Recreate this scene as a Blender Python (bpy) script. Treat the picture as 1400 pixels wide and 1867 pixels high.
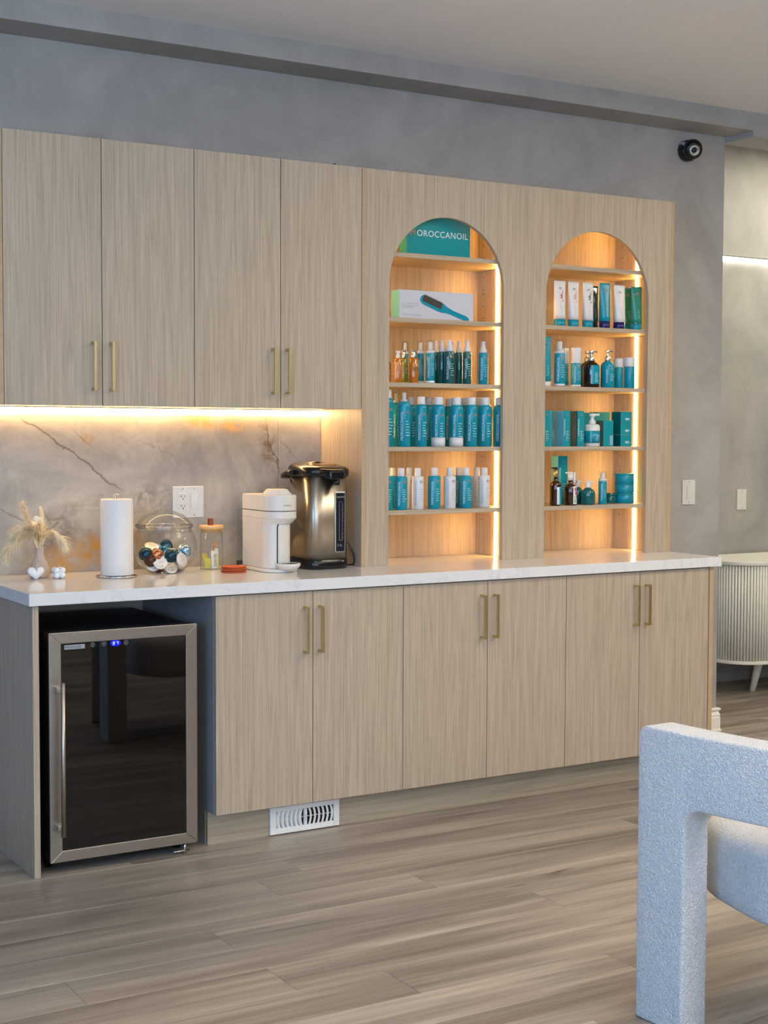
import bpy, bmesh, math, random
from mathutils import Vector, Matrix
for o in list(bpy.data.objects): bpy.data.objects.remove(o, do_unlink=True)
SC = bpy.context.scene; COL = SC.collection; PI = math.pi
random.seed(7)

# ---------------------------------------------------------------- camera, world, light, exposure
YAW, PITCH, ROLL = 0.53975, 0.05333, 0.00367
F = Vector((math.sin(YAW)*math.cos(PITCH), math.cos(YAW)*math.cos(PITCH), -math.sin(PITCH)))
R0 = Vector((math.cos(YAW), -math.sin(YAW), 0)); U0 = R0.cross(F)
R1 = R0*math.cos(ROLL)+U0*math.sin(ROLL); U1 = U0*math.cos(ROLL)-R0*math.sin(ROLL)
cd = bpy.data.cameras.new('camera'); cam = bpy.data.objects.new('camera', cd); COL.objects.link(cam)
cd.sensor_fit = 'HORIZONTAL'; cd.sensor_width = 36; cd.lens = 2682.0*36/1400; cd.clip_start = 0.05
M = Matrix((R1, U1, -F)).transposed().to_4x4(); M.translation = Vector((-1.10531, -5.20284, 1.42414))
cam.matrix_world = M; SC.camera = cam

W = bpy.data.worlds.new('world'); SC.world = W; W.use_nodes = True
bg = W.node_tree.nodes['Background']; bg.inputs[0].default_value = (0.62, 0.78, 1.0, 1); bg.inputs[1].default_value = 0.6

def area(name, loc, target, sx, sy, power, color, spread=180):
    l = bpy.data.lights.new(name, 'AREA'); l.shape = 'RECTANGLE'; l.size = sx; l.size_y = sy
    l.energy = power; l.color = color; l.spread = math.radians(spread)
    o = bpy.data.objects.new(name, l); COL.objects.link(o); o.location = loc
    o.rotation_euler = (Vector(target)-Vector(loc)).to_track_quat('-Z', 'Y').to_euler()
    return o
COOL = (0.20, 0.50, 1.0); WARM = (1.0, 0.86, 0.68)
area('window_light_left', (-3.45, -5.0, 1.7), (2.0, -3.9, 1.75), 2.6, 1.9, 205, COOL)
area('window_light_front', (-0.6, -7.2, 1.7), (0.6, 0, 2.4), 3.4, 2.0, 118, (0.78, 0.88, 1.0))
area('ceiling_light_a', (0.6, -2.6, 2.88), (0.6, -2.6, 0), 0.9, 0.9, 16, WARM)
area('ceiling_light_b', (2.9, -2.4, 2.88), (2.9, -2.4, 0), 0.9, 0.9, 40, WARM)
area('ceiling_light_c', (5.2, -2.4, 2.88), (5.2, -2.4, 0), 0.9, 0.9, 60, WARM)
area('ceiling_light_d', (5.4, 0.35, 3.05), (5.4, 0.35, 0), 0.7, 0.5, 30, (1.0, 0.93, 0.76))
area('ceiling_light_e', (1.6, -5.2, 2.88), (1.2, -4.4, 0), 0.5, 0.5, 26, WARM, 110)
area('ceiling_fill_added', (2.2, -4.6, 2.25), (2.2, -4.6, 3.0), 2.2, 0.3, 108, (1.0, 0.94, 0.88))  # unseen fill aimed upwards, added to lighten the ceiling
SC.view_settings.view_transform = 'Standard'; SC.view_settings.look = 'None'
SC.view_settings.exposure = -0.13; SC.view_settings.gamma = 1.0
try: SC.view_settings.use_curve_mapping = False
except Exception: pass

# ---------------------------------------------------------------- materials
def lin(c):
    return tuple(((x/255.0)/12.92 if x/255.0 <= 0.04045 else ((x/255.0+0.055)/1.055)**2.4) for x in c)+(1,)
def new_mat(name):
    m = bpy.data.materials.new(name); m.use_nodes = True
    nt = m.node_tree; return m, nt, nt.nodes['Principled BSDF']
MATS = {}
def mat(name, rgb, rough=0.5, metal=0.0, coat=0.0, var=0.05, scale=30.0, bump=0.0, sss=0.0, aniso=0.0, alpha=None, trans=0.0, ior=1.45, spec=None):
    if name in MATS: return MATS[name]
    m, nt, p = new_mat(name)
    c = lin(rgb)
    n = nt.nodes.new('ShaderNodeTexNoise'); n.inputs['Scale'].default_value = scale; n.inputs['Detail'].default_value = 3
    tc = nt.nodes.new('ShaderNodeTexCoord'); nt.links.new(tc.outputs['Object'], n.inputs['Vector'])
    r = nt.nodes.new('ShaderNodeValToRGB')
    r.color_ramp.elements[0].position = 0.3; r.color_ramp.elements[1].position = 0.7
    r.color_ramp.elements[0].color = tuple(x*(1-var) for x in c[:3])+(1,)
    r.color_ramp.elements[1].color = tuple(min(1, x*(1+var)) for x in c[:3])+(1,)
    nt.links.new(n.outputs['Fac'], r.inputs['Fac']); nt.links.new(r.outputs['Color'], p.inputs['Base Color'])
    p.inputs['Roughness'].default_value = rough; p.inputs['Metallic'].default_value = metal
    p.inputs['Coat Weight'].default_value = coat; p.inputs['Anisotropic'].default_value = aniso
    p.inputs['Transmission Weight'].default_value = trans; p.inputs['IOR'].default_value = ior
    if spec is not None: p.inputs['Specular IOR Level'].default_value = spec
    if sss: p.inputs['Subsurface Weight'].default_value = sss; p.inputs['Subsurface Scale'].default_value = 0.02
    if bump:
        b = nt.nodes.new('ShaderNodeBump'); b.inputs['Strength'].default_value = bump; b.inputs['Distance'].default_value = 0.002
        nt.links.new(n.outputs['Fac'], b.inputs['Height']); nt.links.new(b.outputs['Normal'], p.inputs['Normal'])
    MATS[name] = m; return m
def emit(name, rgb, strength):
    m, nt, p = new_mat(name); p.inputs['Base Color'].default_value = (.8, .8, .8, 1)
    p.inputs['Emission Color'].default_value = rgb+(1,); p.inputs['Emission Strength'].default_value = strength
    MATS[name] = m; return m
def nodes_pos(nt, scale, rnd=6.0):
    g = nt.nodes.new('ShaderNodeNewGeometry'); oi = nt.nodes.new('ShaderNodeObjectInfo')
    mu = nt.nodes.new('ShaderNodeMath'); mu.operation = 'MULTIPLY'; mu.inputs[1].default_value = rnd
    nt.links.new(oi.outputs['Random'], mu.inputs[0])
    ad = nt.nodes.new('ShaderNodeVectorMath'); ad.operation = 'ADD'
    nt.links.new(g.outputs['Position'], ad.inputs[0]); nt.links.new(mu.outputs[0], ad.inputs[1])
    mp = nt.nodes.new('ShaderNodeMapping'); mp.inputs['Scale'].default_value = scale
    nt.links.new(ad.outputs[0], mp.inputs['Vector']); return mp, oi
def noise(nt, vec, scale=1.0, detail=4, dist=0.0, rough=0.55):
    n = nt.nodes.new('ShaderNodeTexNoise'); n.inputs['Scale'].default_value = scale; n.inputs['Detail'].default_value = detail
    n.inputs['Distortion'].default_value = dist; n.inputs['Roughness'].default_value = rough
    nt.links.new(vec, n.inputs['Vector']); return n
def ramp(nt, fac, stops):
    r = nt.nodes.new('ShaderNodeValToRGB'); e = r.color_ramp.elements
    e[0].position, e[0].color = stops[0][0], stops[0][1]; e[1].position, e[1].color = stops[-1][0], stops[-1][1]
    for p_, c_ in stops[1:-1]:
        x = e.new(p_); x.color = c_
    nt.links.new(fac, r.inputs['Fac']); return r
def mixc(nt, fac, a, b, mode='MIX'):
    m = nt.nodes.new('ShaderNodeMix'); m.data_type = 'RGBA'; m.blend_type = mode
    if isinstance(fac, float): m.inputs[0].default_value = fac
    else: nt.links.new(fac, m.inputs[0])
    for s, i in ((a, 6), (b, 7)):
        if isinstance(s, tuple): m.inputs[i].default_value = s
        else: nt.links.new(s, m.inputs[i])
    return m.outputs[2]
def wood(name, light, dark, axis='z', rough=0.45, fine=1.0, plank=False, rnd=6.0):
    m, nt, p = new_mat(name)
    sc = {'z': (330*fine, 330*fine, 3.4), 'x': (1.9, 110*fine, 110*fine)}[axis]
    sb = {'z': (26, 26, 0.75), 'x': (0.6, 12, 12)}[axis]
    mp, oi = nodes_pos(nt, sc, rnd); mb, _ = nodes_pos(nt, sb, rnd)
    nf = noise(nt, mp.outputs[0], 1.0, 5, 0.15, 0.7)
    nb = noise(nt, mb.outputs[0], 1.0, 3, 0.5, 0.5)
    w = nt.nodes.new('ShaderNodeMath'); w.operation = 'MULTIPLY'; w.inputs[1].default_value = 7.0
    nt.links.new(nb.outputs['Fac'], w.inputs[0])
    fr = nt.nodes.new('ShaderNodeMath'); fr.operation = 'PINGPONG'; fr.inputs[1].default_value = 0.5; nt.links.new(w.outputs[0], fr.inputs[0])
    L_, D_ = lin(light), lin(dark); mid = tuple((a*.6+b*.4) for a, b in zip(L_, D_))
    ra = ramp(nt, nf.outputs['Fac'], [(0.30, D_), (0.48, mid), (0.66, L_)])
    rb = ramp(nt, fr.outputs[0], [(0.0, tuple(a*.84 for a in mid[:3])+(1,)), (0.10, mid), (0.5, L_)])
    out = mixc(nt, 0.42, ra.outputs[0], rb.outputs[0])
    if plank:
        hsv = nt.nodes.new('ShaderNodeHueSaturation'); mm = nt.nodes.new('ShaderNodeMapRange')
        mm.inputs['To Min'].default_value = 0.96; mm.inputs['To Max'].default_value = 1.03
        nt.links.new(oi.outputs['Random'], mm.inputs['Value']); nt.links.new(mm.outputs[0], hsv.inputs['Value'])
        nt.links.new(out, hsv.inputs['Color']); out = hsv.outputs[0]
        ms, _ = nodes_pos(nt, (0.55, 7.0, 1), 0.35); ns = noise(nt, ms.outputs[0], 1.0, 3, 0.6)
        rs = ramp(nt, ns.outputs['Fac'], [(0.36, (0.60, 0.57, 0.56, 1)), (0.50, (0.95, 0.94, 0.93, 1)), (0.64, (1.30, 1.30, 1.28, 1))])
        out = mixc(nt, 1.0, out, rs.outputs[0], 'MULTIPLY')
        mk, _ = nodes_pos(nt, (2.2, 11, 1), rnd); nk = noise(nt, mk.outputs[0], 1.0, 2, 0.8)
        rk = ramp(nt, nk.outputs['Fac'], [(0.24, (0.42, 0.36, 0.31, 1)), (0.30, (1, 1, 1, 1))])
        out = mixc(nt, 1.0, out, rk.outputs[0], 'MULTIPLY')
    nt.links.new(out, p.inputs['Base Color']); p.inputs['Roughness'].default_value = rough
    b = nt.nodes.new('ShaderNodeBump'); b.inputs['Strength'].default_value = 0.12; b.inputs['Distance'].default_value = 0.0006
    nt.links.new(nf.outputs['Fac'], b.inputs['Height']); nt.links.new(b.outputs[0], p.inputs['Normal'])
    MATS[name] = m; return m
OAK = wood('oak_laminate', (190, 173, 150), (130, 114, 94))
OAKX = wood('oak_laminate_crosswise', (186, 168, 142), (140, 124, 101), 'x')
EDGE = mat('oak_edge_band', (178, 152, 118), 0.5, scale=60)
FLOOR = wood('vinyl_plank', (158, 147, 134), (106, 98, 89), 'x', 0.38, 0.5, plank=True, rnd=9.0)
FLOORB = mat('subfloor', (74, 64, 56), 0.8)

def plaster(name, a, b, c):
    m, nt, p = new_mat(name); mp, _ = nodes_pos(nt, (1, 1, 1), 0.0)
    n1 = noise(nt, mp.outputs[0], 1.3, 5, 1.2, 0.6); n2 = noise(nt, mp.outputs[0], 5.0, 6, 0.8, 0.65)
    r1 = ramp(nt, n1.outputs['Fac'], [(0.3, lin(a)), (0.5, lin(b)), (0.7, lin(c))])
    r2 = ramp(nt, n2.outputs['Fac'], [(0.35, (0.93, 0.93, 0.93, 1)), (0.65, (1.06, 1.06, 1.06, 1))])
    nt.links.new(mixc(nt, 1.0, r1.outputs[0], r2.outputs[0], 'MULTIPLY'), p.inputs['Base Color'])
    p.inputs['Roughness'].default_value = 0.62
    bu = nt.nodes.new('ShaderNodeBump'); bu.inputs['Strength'].default_value = 0.15; bu.inputs['Distance'].default_value = 0.003
    nt.links.new(n2.outputs['Fac'], bu.inputs['Height']); nt.links.new(bu.outputs[0], p.inputs['Normal'])
    MATS[name] = m; return m
PLASTER = plaster('lime_plaster', (148, 145, 140), (160, 157, 151), (172, 168, 162))
CEIL = mat('ceiling_paint', (240, 239, 237), 0.7, scale=2, var=0.02)

def marble():
    m, nt, p = new_mat('onyx_slab'); mp, _ = nodes_pos(nt, (1, 1, 1), 0.0); pos = mp.outputs[0]
    def mth(op, a, b=None, clamp=False):
        n = nt.nodes.new('ShaderNodeMath'); n.operation = op; n.use_clamp = clamp
        for i_, v_ in enumerate((a, b)):
            if v_ is None: continue
            if isinstance(v_, (int, float)): n.inputs[i_].default_value = v_
            else: nt.links.new(v_, n.inputs[i_])
        return n.outputs[0]
    n1 = noise(nt, pos, 1.6, 6, 1.6, 0.6)
    base = ramp(nt, n1.outputs['Fac'], [(0.30, lin((150, 144, 140))), (0.46, lin((176, 168, 156))), (0.60, lin((196, 188, 174))), (0.8, lin((170, 162, 150)))])
    n4 = noise(nt, pos, 9.0, 6, 1.0, 0.7); cl = ramp(nt, n4.outputs['Fac'], [(0.35, (.90, .89, .88, 1)), (0.62, (1.06, 1.06, 1.06, 1))])
    c = mixc(nt, 1.0, base.outputs[0], cl.outputs[0], 'MULTIPLY')
    sx = nt.nodes.new('ShaderNodeSeparateXYZ'); nt.links.new(pos, sx.inputs[0]); X, Z_ = sx.outputs[0], sx.outputs[2]
    wn = noise(nt, pos, 7.0, 5, 0.5, 0.65); wob = mth('SUBTRACT', wn.outputs['Fac'], 0.5)
    bn = noise(nt, pos, 22.0, 6, 1.2, 0.7)
    def spot(cx, cz, rx, rz, lo=0.40):
        dx = mth('DIVIDE', mth('SUBTRACT', X, cx), rx); dz = mth('DIVIDE', mth('SUBTRACT', Z_, cz), rz)
        d = mth('SQRT', mth('ADD', mth('MULTIPLY', dx, dx), mth('MULTIPLY', dz, dz)))
        d = mth('ADD', d, mth('MULTIPLY', wob, 2.2)); f_ = mth('SUBTRACT', 1.0, d, True)
        return mth('MULTIPLY', f_, mth('MULTIPLY', mth('SUBTRACT', bn.outputs['Fac'], lo, True), 6.0, True), True)
    for cx, cz, rx, rz, col, lo in ((.60, 1.06, .13, .10, (120, 112, 108), .36), (.86, 1.16, .20, .06, (140, 126, 112), .42), (.98, 1.20, .12, .05, (136, 122, 110), .42), (1.46, 1.38, .05, .12, (122, 96, 74), .38),
        (.72, .985, .16, .07, (196, 142, 62), .36), (.60, .95, .10, .05, (188, 146, 84), .40), (.73, 1.405, .035, .03, (196, 138, 60), .36), (1.17, 1.465, .09, .035, (214, 156, 70), .34), (1.32, 1.45, .08, .03, (200, 160, 104), .40), (.90, 1.02, .07, .09, (178, 130, 72), .42), (.30, 1.00, .09, .05, (176, 148, 116), .42)):
        c = mixc(nt, spot(cx, cz, rx, rz, lo), c, lin(col))
    def vein(x0, z0, x1, z1, w, amp, col, st):
        L_ = math.hypot(x1-x0, z1-z0); ux, uz = (x1-x0)/L_, (z1-z0)/L_
        du, dv = mth('SUBTRACT', X, x0), mth('SUBTRACT', Z_, z0)
        along_ = mth('ADD', mth('MULTIPLY', du, ux), mth('MULTIPLY', dv, uz)); across = mth('ADD', mth('MULTIPLY', du, -uz), mth('MULTIPLY', dv, ux))
        across = mth('ABSOLUTE', mth('ADD', across, mth('MULTIPLY', wob, amp)))
        ln = mth('SUBTRACT', 1.0, mth('DIVIDE', across, w), True)
        ends = mth('MULTIPLY', mth('MULTIPLY', along_, 14.0, True), mth('MULTIPLY', mth('SUBTRACT', L_, along_), 14.0, True))
        return mth('MULTIPLY', mth('MULTIPLY', ln, ends), st), lin(col)
    for a in ((.45, 1.50, .88, 1.20, .0050, .07, (118, 92, 76), .85), (.66, 1.44, .76, 1.36, .004, .05, (130, 92, 62), .8), (1.44, 1.50, 1.52, 1.24, .0075, .16, (110, 82, 64), .85), (1.50, 1.42, 1.60, 1.30, .006, .12, (128, 100, 84), .6),
        (.36, 1.17, .60, 1.05, .004, .05, (126, 106, 96), .7), (.90, 1.40, 1.14, 1.30, .006, .14, (150, 128, 108), .5), (1.20, 1.44, 1.42, 1.47, .006, .12, (206, 164, 104), .6), (1.36, 1.33, 1.50, 1.28, .005, .10, (160, 146, 134), .5)):
        f_, col = vein(*a); c = mixc(nt, f_, c, col)
    nt.links.new(c, p.inputs['Base Color']); p.inputs['Roughness'].default_value = 0.16
    MATS['onyx'] = m; return m
ONYX = marble()
def quartz():
    m, nt, p = new_mat('quartz_top'); mp, _ = nodes_pos(nt, (1, 1, 1), 0.0)
    n = noise(nt, mp.outputs[0], 3.0, 6, 2.0, 0.6)
    s = nt.nodes.new('ShaderNodeMath'); s.operation = 'SUBTRACT'; s.inputs[1].default_value = 0.5; nt.links.new(n.outputs['Fac'], s.inputs[0])
    ab = nt.nodes.new('ShaderNodeMath'); ab.operation = 'ABSOLUTE'; nt.links.new(s.outputs[0], ab.inputs[0])
    v = ramp(nt, ab.outputs[0], [(0.0, lin((206, 205, 203))), (0.012, lin((219, 217, 213)))])
    nt.links.new(v.outputs[0], p.inputs['Base Color']); p.inputs['Roughness'].default_value = 0.13
    MATS['quartz'] = m; return m
QUARTZ = quartz()
def boucle():
    m, nt, p = new_mat('boucle_fabric')
    tc = nt.nodes.new('ShaderNodeTexCoord')
    n = noise(nt, tc.outputs['Object'], 165, 2, 1.6, 0.5)
    v = nt.nodes.new('ShaderNodeTexVoronoi'); v.inputs['Scale'].default_value = 210; nt.links.new(tc.outputs['Object'], v.inputs['Vector'])
    sb = nt.nodes.new('ShaderNodeMath'); sb.operation = 'SUBTRACT'; nt.links.new(n.outputs['Fac'], sb.inputs[0])
    ml = nt.nodes.new('ShaderNodeMath'); ml.operation = 'MULTIPLY'; ml.inputs[1].default_value = 0.45; nt.links.new(v.outputs['Distance'], ml.inputs[0])
    nt.links.new(ml.outputs[0], sb.inputs[1])
    r = ramp(nt, sb.outputs[0], [(0.12, lin((200, 200, 198))), (0.5, lin((220, 219, 216)))])
    nt.links.new(r.outputs[0], p.inputs['Base Color']); p.inputs['Roughness'].default_value = 0.95
    p.inputs['Sheen Weight'].default_value = 0.35
    b = nt.nodes.new('ShaderNodeBump'); b.inputs['Strength'].default_value = 0.9; b.inputs['Distance'].default_value = 0.008
    nt.links.new(sb.outputs[0], b.inputs['Height']); nt.links.new(b.outputs[0], p.inputs['Normal'])
    MATS['boucle'] = m; return m
BOUCLE = boucle()
def brushed(name, rgb, rough=0.3, vert=False, amp=0.08):
    m, nt, p = new_mat(name); tc = nt.nodes.new('ShaderNodeTexCoord')
    mp = nt.nodes.new('ShaderNodeMapping'); mp.inputs['Scale'].default_value = (400, 400, 3) if vert else (3, 3, 400)
    nt.links.new(tc.outputs['Object'], mp.inputs['Vector']); n = noise(nt, mp.outputs[0], 1.0, 2)
    r = ramp(nt, n.outputs['Fac'], [(0.3, tuple(x*(1-amp) for x in lin(rgb)[:3])+(1,)), (0.7, lin(rgb))])
    nt.links.new(r.outputs[0], p.inputs['Base Color']); p.inputs['Metallic'].default_value = 1.0
    p.inputs['Roughness'].default_value = rough; MATS[name] = m; return m
STEEL = brushed('brushed_steel', (178, 172, 164), 0.34)
STEELV = brushed('polished_steel', (178, 168, 152), 0.30, True, 0.06)
_nt = STEELV.node_tree; _p = _nt.nodes['Principled BSDF']; _tg = _nt.nodes.new('ShaderNodeTangent'); _tg.direction_type = 'RADIAL'; _tg.axis = 'Z'
_nt.links.new(_tg.outputs[0], _p.inputs['Tangent']); _p.inputs['Anisotropic'].default_value = 0.85; _p.inputs['Anisotropic Rotation'].default_value = 0.25
BRASS = brushed('satin_brass', (206, 190, 140), 0.35)
CHROME = mat('chrome', (200, 200, 200), 0.12, 1.0, var=0.01)
WHITE = mat('white_plastic', (216, 214, 208), 0.35, scale=8, var=0.02)
MELA = mat('white_melamine', (152, 148, 143), 0.5, scale=8, var=0.02)
TRIMW = mat('white_trim_paint', (236, 232, 222), 0.4, var=0.02)
DRESS = mat('cream_lacquer', (224, 221, 208), 0.42, var=0.02)
BLACK = mat('black_plastic', (16, 16, 17), 0.22, var=0.1)
BLACKM = mat('black_metal', (9, 9, 10), 0.5, var=0.1)
def glass(name, tint, rough=0.0, gl=0.10, lo=0.01, hi=0.30):
    m = bpy.data.materials.new(name); m.use_nodes = True; nt = m.node_tree
    nt.nodes.remove(nt.nodes['Principled BSDF'])
    out = nt.nodes['Material Output']; t = nt.nodes.new('ShaderNodeBsdfTransparent'); t.inputs[0].default_value = tint+(1,)
    g = nt.nodes.new('ShaderNodeBsdfGlossy'); g.inputs['Roughness'].default_value = rough
    f = nt.nodes.new('ShaderNodeLayerWeight'); f.inputs['Blend'].default_value = gl
    mr = nt.nodes.new('ShaderNodeMapRange'); mr.inputs['To Min'].default_value = lo; mr.inputs['To Max'].default_value = hi; nt.links.new(f.outputs['Fresnel'], mr.inputs['Value'])
    mx = nt.nodes.new('ShaderNodeMixShader'); nt.links.new(mr.outputs[0], mx.inputs[0])
    nt.links.new(t.outputs[0], mx.inputs[1]); nt.links.new(g.outputs[0], mx.inputs[2]); nt.links.new(mx.outputs[0], out.inputs[0])
    MATS[name] = m; return m
CLEAR = glass('clear_glass', (0.975, 0.98, 0.975), 0.02, 0.10, 0.02, 0.5)
GRIM = glass('rim_highlight_glass', (0.93, 0.94, 0.92), 0.12, 0.3, 0.30, 0.8)  # brighter glass, stands in for highlights along the jar edges
CLEARP = glass('clear_plastic', (0.92, 0.94, 0.94), 0.08, 0.08)
TINTED = glass('tinted_glass', (0.10, 0.11, 0.12), 0.015, 0.25, 0.05, 0.9)
TEAL = mat('teal_plastic', (0, 138, 158), 0.28, var=0.03)
TEALD = mat('deep_teal_plastic', (0, 88, 92), 0.12, var=0.05, coat=0.5)
TEALC = mat('teal_carton', (0, 138, 146), 0.4, var=0.02)
MINT = mat('mint_carton', (92, 172, 192), 0.45, var=0.02)
TEALG = mat('green_teal_plastic', (30, 132, 118), 0.25, var=0.03)
BROWN = mat('brown_bottle', (48, 18, 8), 0.12, var=0.1, coat=0.6)
DARKB = mat('dark_bottle', (20, 12, 12), 0.12, var=0.1, coat=0.6)
AMBER = mat('amber_oil', (206, 122, 22), 0.10, var=0.08, coat=0.7, trans=0.35)
OLIVE = mat('olive_oil_liquid', (150, 148, 22), 0.10, var=0.08, coat=0.7, trans=0.35)
WHITEB = mat('white_bottle', (212, 209, 206), 0.32, var=0.02)
CAPW = mat('white_cap', (206, 208, 208), 0.4, var=0.02)
SILV = mat('silver_collar', (200, 200, 196), 0.25, 0.9, var=0.02)
GOLD = mat('gold_collar', (196, 160, 96), 0.28, 0.9, var=0.02)
ORANGE = mat('copper_print', (202, 112, 70), 0.5, var=0.02)
PRINTW = mat('white_print', (222, 232, 232), 0.6, var=0.01)
PRINTB = mat('pale_blue_print', (120, 168, 190), 0.6, var=0.01)
PRINTK = mat('dark_print', (60, 52, 50), 0.6, var=0.02)
PRINTG = mat('grey_print', (150, 156, 158), 0.6, var=0.02)
NAVY = mat('navy_plastic', (22, 26, 92), 0.3, var=0.05)
PURPLE = mat('violet_print', (52, 60, 160), 0.4, var=0.05)
PINK = mat('rose_print', (186, 92, 108), 0.5, var=0.2, scale=200)
ROSEL = mat('pale_rose_print', (216, 150, 140), 0.5, var=0.2, scale=200)
SAGE = mat('sage_print', (96, 108, 92), 0.5, var=0.2, scale=200)
GREENP = mat('green_print', (120, 172, 96), 0.5, var=0.1, scale=150)
LAV = mat('lavender_print', (196, 180, 208), 0.5, var=0.05)
PEACH = mat('peach_print', (214, 128, 82), 0.5, var=0.05)
LED = emit('led_warm', (1.0, 0.53, 0.145), 82.0)
LEDU = emit('led_warm_under', (1.0, 0.63, 0.27), 50.0)
LEDF = emit('led_neutral', (1.0, 0.97, 0.84), 11.0)
BLUE = emit('blue_display', (0.0, 0.006, 1.0), 1.0); BLUE.node_tree.nodes['Principled BSDF'].inputs['Base Color'].default_value = (0, 0, .02, 1)
BLUEW = emit('display_digit', (0.35, 0.75, 1.0), 1.6)

# ---------------------------------------------------------------- mesh helpers
class MB:
    def __init__(s): s.b = bmesh.new()
    def box(s, x0, x1, y0, y1, z0, z1, m=None):
        v = [s.b.verts.new(p) for p in ((x0,y0,z0),(x1,y0,z0),(x1,y1,z0),(x0,y1,z0),(x0,y0,z1),(x1,y0,z1),(x1,y1,z1),(x0,y1,z1))]
        for f in ((0,3,2,1),(4,5,6,7),(0,1,5,4),(1,2,6,5),(2,3,7,6),(3,0,4,7)): s.b.faces.new([v[i] for i in f])
        if m is not None:
            for q in v: q.co = m @ q.co
        return s
    def lathe(s, prof, x=0, y=0, z=0, seg=24, ex=1.0, ey=1.0, m=None, smooth=True):
        rings = []
        for r, h in prof:
            if r < 1e-6: rings.append([s.b.verts.new((x, y, z+h))])
            else: rings.append([s.b.verts.new((x+r*ex*math.cos(2*PI*k/seg), y+r*ey*math.sin(2*PI*k/seg), z+h)) for k in range(seg)])
        for a, b in zip(rings, rings[1:]):
            if len(a) == 1 and len(b) == 1: continue
            for k in range(seg):
                k2 = (k+1) % seg
                if len(a) == 1: f = [a[0], b[k2], b[k]]
                elif len(b) == 1: f = [a[k], a[k2], b[0]]
                else: f = [a[k], a[k2], b[k2], b[k]]
                s.b.faces.new(f).smooth = smooth
        if len(rings[0]) > 1 and prof[0] != prof[-1]: s.b.faces.new(rings[0][::-1])
        if len(rings[-1]) > 1 and prof[0] != prof[-1]: s.b.faces.new(rings[-1])
        if m is not None:
            for rr in rings:
                for q in rr: q.co = m @ q.co
        return s
    def tube(s, pts, r, seg=8, r2=None):
        pts = [Vector(p) for p in pts]; rings = []; n = len(pts); up = None
        for i, p in enumerate(pts):
            t = (pts[min(i+1, n-1)]-pts[max(i-1, 0)]).normalized()
            if up is None: up = Vector((0, 0, 1)) if abs(t.z) < 0.9 else Vector((1, 0, 0))
            a = t.cross(up).normalized(); b = a.cross(t); up = b
            rr = r if r2 is None else r+(r2-r)*i/(n-1)
            rings.append([s.b.verts.new(p+a*rr*math.cos(2*PI*k/seg)+b*rr*math.sin(2*PI*k/seg)) for k in range(seg)])
        for q, w in zip(rings, rings[1:]):
            for k in range(seg): s.b.faces.new([q[k], q[(k+1) % seg], w[(k+1) % seg], w[k]]).smooth = True
        s.b.faces.new(rings[0][::-1]); s.b.faces.new(rings[-1]); return s
    def prism(s, poly, fn, d0, d1, smooth=False):
        a = [s.b.verts.new(fn(p, q, d0)) for p, q in poly]; b = [s.b.verts.new(fn(p, q, d1)) for p, q in poly]
        n = len(poly)
        for k in range(n): s.b.faces.new([a[k], a[(k+1) % n], b[(k+1) % n], b[k]]).smooth = smooth
        s.b.faces.new(a[::-1]); s.b.faces.new(b); return s
    def loft(s, rings, caps=True, smooth=True):
        vs = [[s.b.verts.new(p) for p in r] for r in rings]; n = len(vs[0])
        for a, b in zip(vs, vs[1:]):
            for k in range(n): s.b.faces.new([a[k], a[(k+1) % n], b[(k+1) % n], b[k]]).smooth = smooth
        if caps: s.b.faces.new(vs[0][::-1]); s.b.faces.new(vs[-1])
        return s
    def raw(s, verts, faces, m=None):
        v = [s.b.verts.new(m @ Vector(p) if m is not None else p) for p in verts]
        for f in faces:
            try: s.b.faces.new([v[i] for i in f])
            except ValueError: pass
        return s
    def build(s, name, m, parent=None, bevel=0.0, seg=2, shade=False, nrm=True):
        if nrm: bmesh.ops.recalc_face_normals(s.b, faces=s.b.faces)
        if parent is not None:
            off = world_of(parent)
            for v in s.b.verts: v.co -= off
        me = bpy.data.meshes.new(name); s.b.to_mesh(me); s.b.free()
        if shade:
            for f in me.polygons: f.use_smooth = True
        me.materials.append(m)
        o = bpy.data.objects.new(name, me); COL.objects.link(o)
        if parent is not None: o.parent = parent
        if bevel:
            md = o.modifiers.new('bevel', 'BEVEL'); md.width = bevel; md.segments = seg; md.limit_method = 'ANGLE'; md.angle_limit = math.radians(40)
            md.harden_normals = False
        return o
def world_of(o):
    v = Vector((0, 0, 0))
    while o is not None: v = v+o.location; o = o.parent
    return v
def tag(o, label=None, cat=None, group=None, kind=None):
    if label: o['label'] = label
    if cat: o['category'] = cat
    if group: o['group'] = group
    if kind: o['kind'] = kind
    return o
def thing(name, loc, label, cat, group=None):
    o = bpy.data.objects.new(name, None); o.empty_display_size = 0.05; COL.objects.link(o); o.location = loc
    return tag(o, label, cat, group)
def struct(name, mb, m, bevel=0.0): return tag(mb.build(name, m, None, bevel), kind='structure')
_TX = {}
def text_geo(s, size, res=2, spacing=1.0):
    k = (s, res, spacing)
    if k not in _TX:
        c = bpy.data.curves.new('t', 'FONT'); c.body = s; c.size = 1.0; c.resolution_u = res; c.space_character = spacing
        o = bpy.data.objects.new('t', c); COL.objects.link(o); bpy.context.view_layer.update()
        e = o.evaluated_get(bpy.context.evaluated_depsgraph_get()); me = e.to_mesh()
        vs = [tuple(v.co) for v in me.vertices]; fs = [tuple(p.vertices) for p in me.polygons]
        e.to_mesh_clear(); bpy.data.objects.remove(o, do_unlink=True)
        x0 = min(v[0] for v in vs); x1 = max(v[0] for v in vs); y0 = min(v[1] for v in vs)
        _TX[k] = ([((v[0]-x0), v[1]-max(y0, 0)) for v in vs], fs, x1-x0)
    vs, fs, w = _TX[k]
    return [(a*size, b*size) for a, b in vs], fs, w*size

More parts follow.
